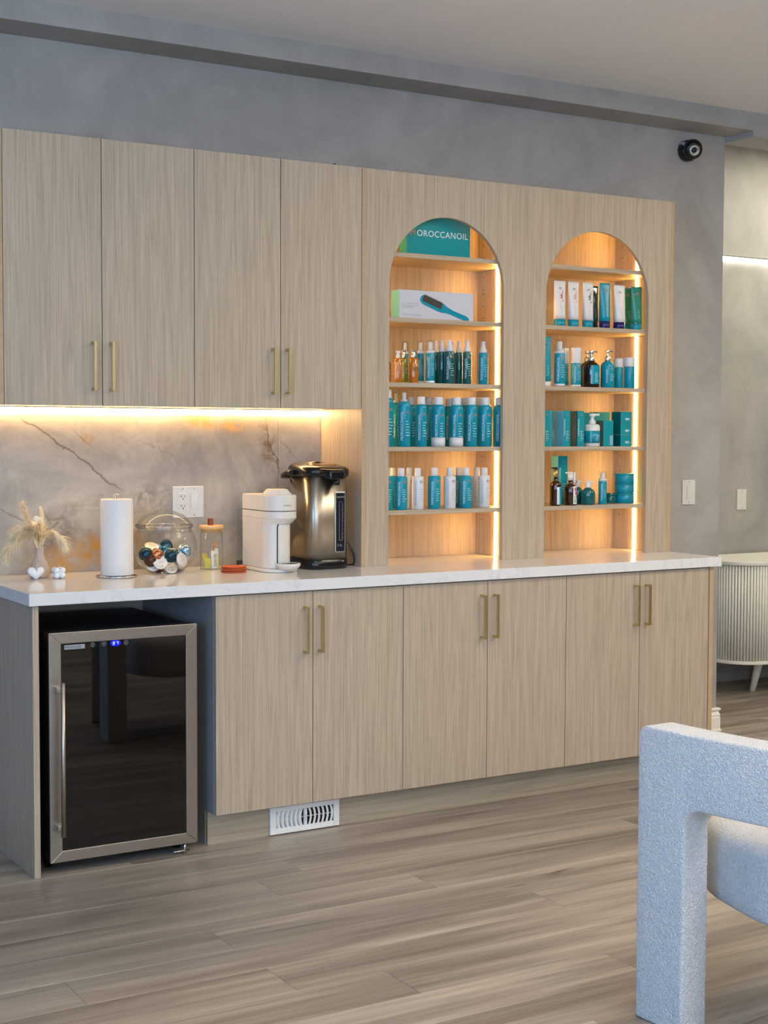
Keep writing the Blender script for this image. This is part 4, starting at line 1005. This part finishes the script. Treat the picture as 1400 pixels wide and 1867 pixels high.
def packet(x, y, z, w, h, rotz, lean, m_, label, text=False):
    t = thing('sweetener_packet', (x, y, z), label, 'packet', 'packets in the bamboo-lid canister')
    b = MB(); b.box(-w/2, w/2, -.0012, .0012, 0, h); o = b.build('sleeve', m_); o.parent = t
    if text:
        vs, fs, wd = text_geo('Splenda', 1.0); s_ = h*.72/wd; mb = MB(); mb.raw([(w*.16-q*s_, -.0016, h*.10+p*s_) for p, q in vs], fs)
        l = mb.build('lettering', mat('dark_green_print', (30, 60, 50), .6), nrm=False); l.parent = t
        b = MB(); b.box(w*.22, w*.46, -.0015, -.0011, h*.02, h*.8); s2 = b.build('yellow_stripe', YEL); s2.parent = t
    t.rotation_euler = (lean, 0, rotz)
packet(CX+.001, CY-.028, Z+.0045, .029, .066, .10, -.05, PAP, 'upright white sweetener packet with dark green lettering facing the room', True)
packet(CX-.020, CY-.012, Z+.0045, .022, .045, -.5, .55, YEL, 'yellow packet leaning at the left inside the canister')
packet(CX-.012, CY+.012, Z+.0045, .024, .055, .35, -.3, YEL, 'yellow packet standing behind the lettered packet')
packet(CX+.018, CY+.004, Z+.0045, .024, .072, -.25, -.15, PAP, 'tall pale packet at the right inside the canister')
wd = MB().tube([(CX+.004, CY-.006, Z+.066), (CX+.006, CY-.012, Z+.094)], .004, 10); wd.lathe([(0, 0), (.009, 0), (.009, .006), (0, .006)], m=Matrix.Translation((CX+.006, CY-.014, Z+.093)) @ Matrix.Rotation(1.2, 4, 'X'), seg=16)
tag(wd.build('wooden_scoop', wood('scoop_wood', (206, 152, 92), (170, 116, 62), 'x', .5)), 'tiny round wooden scoop resting on the packets in the canister', 'scoop')
# coasters
TERRA = mat('terracotta', (196, 92, 44), 0.75, var=0.08, scale=40, bump=0.2)
for k in range(4):
    zc = Z+.0062*k
    o = MB().lathe([(0, 0), (.0400, 0), (.0460, .0010), (.0468, .0024), (.0460, .0038), (.0400, .0048), (0, .0048)], 1.181+(.0006, -.0008, .0005, 0)[k], -.318+(.0005, 0, -.0006, 0)[k], zc, 40).build('coaster', TERRA)
    tag(o, ('terracotta coaster at the bottom of the stack beside the coffee machine', 'terracotta coaster second from the bottom of its stack', 'terracotta coaster third from the bottom of its stack', 'terracotta coaster on top of the stack beside the coffee machine')[k], 'coaster', 'stack of terracotta coasters')

# coffee machine
t = thing('coffee_machine', (1.335, -.31, Z), 'white single-cup pod coffee machine with rounded head and clear tank', 'coffee machine')
CRM = mat('warm_white_plastic', (216, 211, 200), 0.3, var=0.015, scale=5)
def stadium(cx, cy, r, yb, n=20):                                   # round front, straight sides back to yb
    p = [(cx-r, yb)]
    p += [(cx-r*math.cos(PI*k/n), cy-r*math.sin(PI*k/n)) for k in range(n+1)]
    p += [(cx+r, yb)]
    return p
def pris(m, poly, z0, z1, s=1.0, poly2=None):
    q2 = poly2 or poly
    m.loft([[(x, y, z0) for x, y in poly], [(x, y, z1) for x, y in q2]], smooth=False); return m
pris(MB(), stadium(1.340, -.360, .072, -.17), Z, Z+.012).build('base', CRM, t, 0.004, 3)
pris(MB(), stadium(1.334, -.350, .055, -.185), Z+.012, Z+.196).build('column', CRM, t, 0.003, 2)
md_ = MB(); pris(md_, stadium(1.336, -.352, .057, -.186), Z+.176, Z+.196, poly2=stadium(1.3436, -.360, .0650, -.186)); md_.build('neck', CRM, t)
pris(MB(), stadium(1.3436, -.360, .0650, -.186), Z+.196, Z+.2225).build('lower_head', CRM, t, 0.002, 2)
pris(MB(), stadium(1.3436, -.360, .0635, -.188), Z+.2225, Z+.2245).build('seam', BLACK, t)
pris(MB(), stadium(1.3436, -.360, .0650, -.185), Z+.2245, Z+.282).build('head', CRM, t, 0.003, 3)
hexp = [(1.3436+.058*math.cos(a*PI/3+.2), -.345+.066*math.sin(a*PI/3+.2)) for a in range(6)]; hexq = [(1.3436+.040*math.cos(a*PI/3+.2), -.345+.046*math.sin(a*PI/3+.2)) for a in range(6)]
pris(MB(), hexp, Z+.2822, Z+.303, poly2=hexq).build('lid', CRM, t, 0.003, 3)
MB().box(1.3436-.014, 1.3436+.014, -.352, -.330, Z+.303, Z+.3045).build('lid_lever', GOLD, t, 0.0005)
m = MB(); wrap_text(m, 'ESPRESSO', .0078, .0650, 1.3436, -.360, Z+.242, 4, False); m.build('lettering', PRINTK, t, nrm=False)
# black outlet slot: arc at the top and line down the column front
sl = MB()
ang = TH0+math.radians(-18); c0 = (1.334+.0556*math.cos(ang), -.350+.0556*math.sin(ang))
sl.tube([(c0[0], c0[1], Z+.03), (c0[0], c0[1], Z+.165), (c0[0]+.002, c0[1]-.002, Z+.176), (c0[0]+.010, c0[1]-.004, Z+.182), (c0[0]+.020, c0[1]-.002, Z+.183)], .0022, 8)
sl.build('slot', BLACK, t)
MB().tube([(1.345, -.402, Z+.186), (1.345, -.402, Z+.176)], .007, 14).build('spout', BLACK, t)
MB().lathe([(0, .004), (.018, .005), (.034, .013), (.044, .024), (.0455, .034), (.0430, .034), (.0415, .031), (0, .031)], 1.350, -.424, Z, 36).build('drip_tray', CRM, t)
MB().lathe([(0, .0315), (.036, .0315), (.036, .033), (0, .033)], 1.350, -.424, Z, 28).build('grid', BLACK, t)
tk = MB(); tp = [(1.300, -.168), (1.372, -.168), (1.372, -.092), (1.300, -.092)]
pris(tk, tp, Z+.022, Z+.218); tk.build('water_tank', CLEARP, t, 0.004, 3)
MB().box(1.299, 1.373, -.169, -.091, Z+.2185, Z+.2225).build('tank_lid', CLEARP, t, 0.001)
MB().box(1.298, 1.374, -.17, -.09, Z, Z+.0215).build('tank_foot', BLACK, t, 0.002)
cbl = MB().tube([(1.392, -.20, Z+.11), (1.400, -.19, Z+.095), (1.412, -.185, Z+.07), (1.424, -.180, Z+.035), (1.430, -.17, Z+.006), (1.440, -.14, Z+.004), (1.47, -.09, Z+.004)], .0028, 8)
tag(cbl.build('power_cord', BLACK), 'thin black power cord hanging between the coffee machine and the water boiler', 'cord')

# water boiler
BX_, BY_ = 1.5500, -.285
t = thing('water_boiler', (BX_, BY_, Z), 'tall stainless hot water dispenser with black lid and level gauge', 'water boiler')
def superell(cx, cy, a, b, n, e, k0=0): return [(cx+a*math.copysign(abs(math.cos(2*PI*k/n))**e, math.cos(2*PI*k/n)), cy+b*math.copysign(abs(math.sin(2*PI*k/n))**e, math.sin(2*PI*k/n))) for k in range(n)]
def ringz(poly, z): return [(x, y, z) for x, y in poly]
P0 = superell(BX_, BY_, .0905, .1010, 64, .52)
MB().loft([ringz(superell(BX_, BY_, .089, .0995, 64, .52), Z), ringz(superell(BX_, BY_, .0925, .1030, 64, .52), Z+.004), ringz(superell(BX_, BY_, .0925, .1030, 64, .52), Z+.036), ringz(P0, Z+.037)]).build('base', BLACK, t)
MB().loft([ringz(P0, Z+.0372), ringz(P0, Z+.345)]).build('body', STEELV, t)
ld = MB()
def lring(sc, z, tilt=0.0): return [(BX_+(x-BX_)*sc, BY_+(y-BY_)*sc, Z+z+tilt*((y-BY_)/.1)) for x, y in superell(BX_, BY_, .0965, .1060, 64, .62)]
ld.loft([lring(.985, .3455), lring(1.03, .350), lring(1.05, .364, -.002), lring(1.03, .378, .004), lring(.95, .386, .006), lring(.80, .391, .006), lring(.4, .394, .006), lring(.05, .395, .006)])
ld.build('lid', BLACK, t)
MB().loft([[(BX_+.01+.058*math.cos(2*PI*k/32), BY_-.012+.055*math.sin(2*PI*k/32), Z+.3885+.006*(math.sin(2*PI*k/32))*.55) for k in range(32)], [(BX_+.01+.052*math.cos(2*PI*k/32), BY_-.012+.049*math.sin(2*PI*k/32), Z+.3945+.006*(math.sin(2*PI*k/32))*.55) for k in range(32)]]).build('control_panel', mat('bronze_panel', (150, 112, 76), 0.25, 0.4, var=0.1, scale=60), t)
MB().loft([[(BX_-.055, BY_-.100, Z+.352), (BX_+.055, BY_-.100, Z+.352), (BX_+.055, BY_-.100, Z+.378), (BX_-.055, BY_-.100, Z+.378)], [(BX_-.030, BY_-.150, Z+.336), (BX_+.030, BY_-.150, Z+.336), (BX_+.030, BY_-.150, Z+.372), (BX_-.030, BY_-.150, Z+.372)]]).build('spout_housing', BLACK, t, 0.008, 4)
MB().lathe([(.012, -.018), (.012, .002)], BX_+.004, BY_-.136, Z+.334, 18).build('nozzle', BLACK, t)
hb_ = MB()
hb_.tube([(BX_-.108, BY_-.01, Z+.362), (BX_-.116, BY_+.02, Z+.360), (BX_-.118, BY_+.055, Z+.352), (BX_-.105, BY_+.090, Z+.346), (BX_-.07, BY_+.118, Z+.345), (BX_, BY_+.126, Z+.345), (BX_+.07, BY_+.118, Z+.345), (BX_+.105, BY_+.085, Z+.350), (BX_+.108, BY_+.01, Z+.362)], .010, 10)
hb_.build('carry_handle', BLACK, t)
gy = BY_-.1016
MB().box(BX_+.016, BX_+.058, gy-.0030, gy+.004, Z+.063, Z+.289).build('gauge_frame', SILV, t, 0.001)
MB().box(BX_+.0195, BX_+.0545, gy-.0042, gy-.0028, Z+.067, Z+.285).build('gauge_panel', mat('gauge_dark', (22, 25, 34), 0.3), t, 0.0004)
gg = MB()
def frame_rect(m, x0, x1, z0, z1, y, w): m.box(x0, x1, y-.0006, y, z0, z0+w).box(x0, x1, y-.0006, y, z1-w, z1).box(x0, x0+w, y-.0006, y, z0, z1).box(x1-w, x1, y-.0006, y, z0, z1)
frame_rect(gg, BX_+.031, BX_+.046, Z+.107, Z+.253, gy-.0042, .0018); gg.box(BX_+.0205, BX_+.0535, gy-.0050, gy-.0042, Z+.268, Z+.273)
gg.build('gauge_window', SILV, t)
mk_ = MB()
for k in range(9): mk_.box(BX_+.047, BX_+.0505, gy-.0048, gy-.0042, Z+.118+.015*k, Z+.1192+.015*k)
mk_.build('gauge_marks', PRINTG, t)
flat_text('5.3L', BX_+.0245, Z+.085, .0125, gy-.0048, PRINTG, 'lettering', t)
cb2 = MB().tube([(BX_+.0935, BY_+.00, Z+.112), (BX_+.103, BY_-.010, Z+.110), (BX_+.119, BY_-.025, Z+.085), (BX_+.133, BY_-.035, Z+.05), (BX_+.138, BY_-.038, Z+.026), (BX_+.134, BY_-.036, Z+.008), (BX_+.122, BY_-.02, Z+.0035), (BX_+.105, BY_+.00, Z+.010), (BX_+.105, BY_+.06, Z+.004), (BX_+.105, BY_+.13, Z+.004)], .0030, 8)
tag(cb2.build('power_cord', BLACK), 'black power cord looping out to the right of the water boiler', 'cord')

# outlet and switches
def plate(name, x0, x1, z0, z1, y, label, parts, m_=WHITE, cat='switch'):
    t = thing(name, ((x0+x1)/2, y, z0), label, cat)
    MB().box(x0, x1, y-.006, y-.0003, z0, z1).build('cover_plate', m_, t, 0.002, 2)
    for k, c in parts:
        if k == 'rocker':
            frb = MB(); frame_rect(frb, c-.0175, c+.0175, (z0+z1)/2-.034, (z0+z1)/2+.034, y-.006, .0012); frb.build('frame', m_, t)
            zc = (z0+z1)/2; r_ = MB(); r_.prism([(-.0062, zc-.031), (-.0062, zc+.031), (-.0082, zc+.031), (-.0105, zc-.001), (-.0072, zc-.031)], lambda p, q, d: Vector((d, y+p, q)), c-.0145, c+.0145); r_.build('rocker', m_, t)
        if k == 'duplex':
            frb = MB().box(c-.0165, c+.0165, y-.0085, y-.006, (z0+z1)/2-.034, (z0+z1)/2+.034); frb.build('socket_face', m_, t, 0.0008)
            sk = MB()
            for zc in ((z0+z1)/2+.018, (z0+z1)/2-.018):
                sk.box(c-.0080, c-.0060, y-.0088, y-.0084, zc, zc+.009).box(c+.0060, c+.0080, y-.0088, y-.0084, zc, zc+.007)
                sk.lathe([(.0024, 0), (.0024, .0004)], seg=10, m=Matrix.Translation((c, y-.0084, zc-.006)) @ Matrix.Rotation(PI/2, 4, 'X'))
            sk.build('socket_holes', BLACK, t)
        if k == 'screws':
            sw = MB()
            for xx_ in c:
                for zz_ in (z0+.010, z1-.010): sw.lathe([(.0026, 0), (.0026, .0008)], seg=12, m=Matrix.Translation((xx_, y-.0060, zz_)) @ Matrix.Rotation(PI/2, 4, 'X'))
            sw.build('screw', SILV, t)
    return t
plate('wall_outlet', 1.0585, 1.1845, 1.1025, 1.2215, -.0372, 'two-gang plate with socket and rocker switch on the stone backsplash', [('duplex', 1.0985), ('rocker', 1.1455), ('screws', (1.0985, 1.1455))], cat='outlet')
plate('light_switch', 3.641, 3.720, 1.095, 1.2113, 0.0, 'white rocker light switch on the grey wall right of the display cabinet', [('rocker', 3.6805), ('screws', (3.6805,))])
plate('blank_plate', 5.010, 5.082, .9915, 1.1090, 1.04, 'blank white cover plate on the far wall above the ribbed sideboard', [('screws', (5.046,))], cat='cover plate')

# security camera
t = thing('security_camera', (3.640, 0, 2.735), 'small black dome security camera high on the grey wall', 'camera')
Mc = Matrix.Translation((3.632, -.0005, 2.735)) @ Matrix.Rotation(PI/2, 4, 'X')
MB().lathe([(0, 0), (.047, 0), (.049, .004), (.049, .026), (.045, .036), (.040, .038), (0, .038)], m=Mc, seg=36).build('base', BLACK, t)
dirv = Vector((-.42, -.86, -.30)).normalized(); q = dirv.to_track_quat('Z', 'Y').to_matrix().to_4x4(); Mb = Matrix.Translation(Vector((3.630, -.050, 2.736))) @ q @ Matrix.Scale(1.16, 4)
MB().lathe([(.001, -.040), (.02, -.035), (.034, -.021), (.040, 0), (.037, .015), (.030, .026), (.020, .030), (.0195, .024), (0, .024)], m=Mb, seg=32).build('ball_housing', BLACK, t)
MB().lathe([(.0195, .0245), (.0210, .0315), (.0150, .0320), (.0140, .026)], m=Mb, seg=32).build('lens_ring', SILV, t)
MB().lathe([(.012, .0245), (.010, .029), (0, .031)], m=Mb, seg=20).build('lens', mat('lens_glass', (10, 12, 16), 0.05), t)
MB().box(3.589, 3.598, -.0385, -.012, 2.748, 2.768).build('sticker', PRINTG, t)

# vase, grasses, candles
VX_, VY_ = .5010, -.175
t = thing('bud_vase', (VX_, VY_, Z), 'small curvy stone-coloured bud vase holding dried pampas grass', 'vase')
MB().lathe([(0, 0), (.030, 0), (.0335, .006), (.0335, .030), (.027, .052), (.018, .070), (.0145, .084), (.0155, .098), (.0180, .106), (.0150, .106), (.0120, .088), (.012, .07), (0, .05)], VX_, VY_, Z, 32).build('body', mat('vase_ceramic', (184, 166, 150), 0.55, var=0.08, scale=25, bump=.1), t)
PAM = mat('dried_pampas', (250, 232, 198), 0.85, var=0.12, scale=90)
def plume(name, pts, label, spread, n, ln, droop, thick=.0011, dens=1.0, m_=PAM, cat='dried grass'):
    random.seed(hash(label) % 1 + len(label)*13+n)
    t = thing(name, pts[0], label, cat, 'dried grasses in the bud vase')
    P = [Vector(p) for p in pts]
    def at(s):
        k = min(int(s*(len(P)-1)), len(P)-2); f_ = s*(len(P)-1)-k; return P[k].lerp(P[k+1], f_)
    MB().tube([at(k/14) for k in range(15)], .0016, 6, .0008).build('stem', PAM, t)
    m = MB()
    n = int(n*1.7); thick *= .62
    for k in range(n):
        s = .26+.74*(k/n); b = at(s); d = (at(min(1, s+.04))-at(max(0, s-.04))).normalized()
        a = Vector((random.uniform(-1, 1), random.uniform(-1, 1), random.uniform(-.6, .6)))
        side = (a-d*a.dot(d)).normalized(); L_ = ln*(1-.45*abs(2*s-1.25))*random.uniform(.6, 1.1)
        sp2 = spread*random.uniform(.5, 1.9); c1 = b+(d*.6+side*sp2)*L_*.55; c2 = b+(d*.9+side*sp2*1.5)*L_+Vector((0, 0, -droop*L_*random.uniform(.4, 1.5)))
        w = thick*random.uniform(.7, 1.2); wv = d.cross(side).normalized()*w
        m.raw([b-wv, b+wv, c1+wv, c1-wv, c2], [(0, 1, 2, 3), (3, 2, 4)])
        if k % 2 == 0:
            e = c1+(side*.8+d*.5+Vector((random.uniform(-.4, .4), 0, random.uniform(-.5, .2))))*L_*.35; m.raw([c1-wv*.8, c1+wv*.8, e], [(0, 1, 2)])
    tag(m.build('plume', m_, t, nrm=False), kind='stuff')
vt = (VX_, VY_, Z+.085)
plume('pampas_stem', [vt, (VX_-.022, VY_, Z+.150), (VX_-.050, VY_-.01, Z+.215), (VX_-.062, VY_-.01, Z+.262)], 'upright feathery pampas stem at the upper left of the vase', .42, 340, .030, .2)
plume('pampas_stem', [vt, (VX_-.030, VY_-.01, Z+.150), (VX_-.075, VY_-.03, Z+.150), (VX_-.125, VY_-.04, Z+.105), (VX_-.135, VY_-.05, Z+.080)], 'long pampas stem drooping far to the lower left', .55, 420, .040, .6)
plume('pampas_stem', [vt, (VX_-.022, VY_-.02, Z+.160), (VX_-.060, VY_-.03, Z+.180), (VX_-.105, VY_-.03, Z+.160)], 'bushy pampas stem arching to the left', .6, 420, .038, .5)
plume('pampas_stem', [vt, (VX_+.012, VY_-.02, Z+.140), (VX_+.035, VY_-.03, Z+.160), (VX_+.068, VY_-.03, Z+.135), (VX_+.080, VY_-.03, Z+.105)], 'pampas stem arching over to the right side', .5, 420, .034, .5)
plume('pampas_stem', [vt, (VX_-.006, VY_-.02, Z+.130), (VX_-.012, VY_-.03, Z+.165), (VX_-.020, VY_-.04, Z+.190)], 'short dense pampas stem in the centre of the bunch', .75, 420, .036, .3)
bt = thing('bunny_tail_stem', vt, 'smooth bunny-tail grass head standing at the upper right', 'dried grass', 'dried grasses in the bud vase')
MB().tube([vt, (VX_+.006, VY_, Z+.150), (VX_+.008, VY_, Z+.215)], .0012, 6).build('stem', PAM, bt)
MB().loft([[(VX_+.007+.0035*dx+rr*math.cos(a*PI/8), VY_+rr*math.sin(a*PI/8), Z+.195+h_) for a in range(16)] for h_, rr, dx in ((0, .004, 0), (.010, .0085, 0), (.028, .0095, -.3), (.045, .0075, -.8), (.056, .003, -1.2))]).build('head', mat('cream_fluff', (232, 208, 164), .95, var=.1, scale=200, bump=.8), bt)
bt = thing('dried_seed_disc', vt, 'pale round dried seed disc beside the bunny-tail head', 'dried grass', 'dried grasses in the bud vase')
MB().tube([vt, (VX_-.004, VY_-.01, Z+.17), (VX_-.012, VY_-.012, Z+.196)], .001, 6).build('stem', PAM, bt)
MB().lathe([(0, -.0015), (.011, -.0012), (.013, 0), (.011, .0012), (0, .0015)], m=Matrix.Translation((VX_-.013, VY_-.014, Z+.206)) @ Matrix.Rotation(1.2, 4, 'X'), seg=20).build('disc', mat('seed_disc', (232, 220, 200), .8), bt)
MB().lathe([(0, -.0015), (.009, -.0012), (.011, 0), (.009, .0012), (0, .0015)], m=Matrix.Translation((VX_+.002, VY_-.012, Z+.202)) @ Matrix.Rotation(1.5, 4, 'X') @ Matrix.Rotation(.5, 4, 'Y'), seg=20).build('petal', MATS['seed_disc'], bt)
WAX = mat('white_wax', (232, 232, 230), 0.45, var=0.02, sss=0.15)
t = thing('heart_candle', (.4680, -.235, Z), 'white heart-shaped candle with a wick, left of the small bubble candle', 'candle')
ho = []
for k in range(40):
    a = 2*PI*k/40; ho.append((16*math.sin(a)**3, 13*math.cos(a)-5*math.cos(2*a)-2*math.cos(3*a)-math.cos(4*a)))
hb2 = MB(); rings = []
for j in range(13):
    v_ = -1+2*j/12; sc_ = max(.05, (1-abs(v_)**2.6))**.45
    rings.append([(.4680+(x_*.00195)*sc_*.97+v_*.004, -.235+v_*.0185, Z+.0215+(max(z_, -13.2)+1.2)*.00172*sc_) for x_, z_ in ho])
hb2.loft(rings)
zmin = min(v.co.z for v in hb2.b.verts)
for v in hb2.b.verts: v.co.z += Z+.0002-zmin
hb2.build('body', WAX, t, shade=True)
MB().tube([(.4680, -.235, Z+.034), (.4700, -.237, Z+.046), (.4780, -.240, Z+.056)], .0010, 6).build('wick', PAP, t)
t = thing('bubble_candle', (.5490, -.235, Z), 'small white bubble cube candle right of the heart-shaped candle', 'candle')
bc = MB()
for ix in (-1, 1):
    for iy in (-1, 1):
        for iz in (0, 1):
            bc.lathe([(0, -.0112)]+[(.0112*math.cos(a), .0112*math.sin(a)) for a in [(-PI/2+PI*q/10) for q in range(1, 10)]]+[(0, .0112)], .5490+ix*.0102, -.235+iy*.0102, Z+.0112+iz*.0175, 18)
bc.box(.5490-.013, .5490+.013, -.235-.013, -.235+.013, Z+.004, Z+.030)
bc.build('body', WAX, t)
MB().tube([(.5490, -.235, Z+.030), (.5490, -.235, Z+.046)], .0009, 6).build('wick', PAP, t)

# ---------------------------------------------------------------- far room
t = thing('ribbed_sideboard', (5.2, .77, 0), 'cream white ribbed sideboard with rounded end and tapered legs by the far wall', 'sideboard')
def plan(x0, x1, y0, y1, r, n=14, off=0.0):
    x0 -= off; x1 += off; y0 -= off; r += off
    p = [(x0, y1)]
    p += [(x0+r-r*math.cos(PI/2*k/n), y0+r-r*math.sin(PI/2*k/n)) for k in range(n+1)]
    p += [(x1-r+r*math.sin(PI/2*k/n), y0+r-r*math.cos(PI/2*k/n)) for k in range(n+1)]
    p += [(x1, y1)]; return p
SX0, SX1, SY0, SY1 = 4.562, 5.95, .520, 1.020
MB().loft([ringz(plan(SX0, SX1, SY0, SY1, .20, off=.008), .720), ringz(plan(SX0, SX1, SY0, SY1, .20, off=.008), .739)], smooth=False).build('top', DRESS, t, 0.003, 2)
MB().loft([ringz(plan(SX0, SX1, SY0, SY1, .20, off=.008), .182), ringz(plan(SX0, SX1, SY0, SY1, .20, off=.008), .200)], smooth=False).build('bottom', DRESS, t, 0.003, 2)
MB().loft([ringz(plan(SX0+.012, SX1-.012, SY0+.012, SY1, .19), .2002), ringz(plan(SX0+.012, SX1-.012, SY0+.012, SY1, .19), .7198)], smooth=False).build('carcass', DRESS, t)
pl = plan(SX0+.006, SX1-.006, SY0+.006, SY1, .195, 30); rib = MB(); acc = 0; step = .0165
pts = []
for (a, b) in zip(pl, pl[1:]):
    a, b = Vector(a), Vector(b); L_ = (b-a).length; s = (step-acc) if acc > 0 else 0
    while s < L_: pts.append(a.lerp(b, s/L_)); s += step
    acc = (L_-(s-step)) % step
for p_ in pts: rib.lathe([(.0072, .2003), (.0072, .7197)], p_.x, p_.y, 0, 8)
tag(rib.build('ribs', DRESS, t), kind='stuff')
for (lx, ly, dx, dy) in ((4.86, .69, -.03, .02), (5.70, .69, .03, .02), (5.10, .92, -.02, .02), (5.70, .92, .03, .02)):
    MB().loft([[(lx+dx+.0165*math.cos(2*PI*k/16), ly+dy+.0165*math.sin(2*PI*k/16), 0.0) for k in range(16)], [(lx+.024*math.cos(2*PI*k/16), ly+.024*math.sin(2*PI*k/16), .172) for k in range(16)]]).build('leg', DRESS, t)
    MB().box(lx-.04, lx+.04, ly-.04, ly+.04, .172, .182).build('leg_plate', DRESS, t)
t = thing('wall_strip_light', (5.3, 1.04, 2.41), 'long glowing white strip light recessed along the far wall', 'strip light')
MB().box(3.3, 7.9, 1.026, 1.0398, 2.436, 2.443).build('profile', SILV, t)
MB().box(3.3, 7.9, 1.028, 1.0398, 2.410, 2.4358).build('diffuser', LEDF, t)

# ---------------------------------------------------------------- armchair
AT = thing('boucle_armchair', (1.6, -2.7, 0), 'pale boucle armchair with an open curved back in the right foreground', 'armchair')
K0, KC = 0.10, 0.30
def curve(s, n=0.0):                                              # s along the back, n = depth inwards (+x side)
    x = 1.2440+K0*s*.5+KC*s*s; y = -2.486-s
    tx, ty = K0*.5+2*KC*s, -1.0; l = math.hypot(tx, ty); nx, ny = -ty/l, tx/l
    return x+nx*n, y+ny*n
def fillet(cx, cz, r, a0, a1, n=8): return [(cx+r*math.cos(math.radians(a0+(a1-a0)*k/n)), cz+r*math.sin(math.radians(a0+(a1-a0)*k/n))) for k in range(n+1)]
LW, BZ0, BZ1, TL = .150, .545, .722, .66
ro, ri = .030, .045
out = [(0, 0), (LW, 0)]+[(LW, .1*k) for k in range(1, 5)]+fillet(LW+ri, BZ0-ri, ri, 180, 90)+fillet(TL-LW-ri, BZ0-ri, ri, 90, 0)+[(TL-LW, .1*(4-k)) for k in range(0, 4)]+[(TL-LW, 0), (TL, 0)]+fillet(TL-ro, BZ1-ro, ro, 0, 90)+fillet(ro, BZ1-ro, ro, 90, 180)
cm_ = MB(); TH = .092
cm_.prism(out, lambda p, q, d: Vector((p, d, q)), 0.0, TH)
for k in range(1, 24):
    x_ = TL*k/24; bmesh.ops.bisect_plane(cm_.b, geom=cm_.b.verts[:]+cm_.b.edges[:]+cm_.b.faces[:], plane_co=(x_, 0, 0), plane_no=(1, 0, 0))
for v_ in cm_.b.verts:
    x, y = curve(v_.co.x, v_.co.y); v_.co.x, v_.co.y = x, y
fo = cm_.build('frame', BOUCLE, AT, 0.016, 4); 
for p_ in fo.data.polygons: p_.use_smooth = True
AC = (1.662, -2.715); RA = math.radians(-14)
def seat_ring(sc, z):
    return [(AC[0]+(a*math.cos(RA)-b*math.sin(RA)), AC[1]+(a*math.sin(RA)+b*math.cos(RA)), z) for a, b in superell(0, 0, .275*sc, .275*sc, 72, .62)]
st = MB().loft([seat_ring(.90, .285), seat_ring(.96, .288), seat_ring(.99, .300), seat_ring(1.0, .33), seat_ring(1.0, .41), seat_ring(.985, .436), seat_ring(.94, .455), seat_ring(.86, .466), seat_ring(.6, .472), seat_ring(.1, .474)])
st.build('seat', BOUCLE, AT)
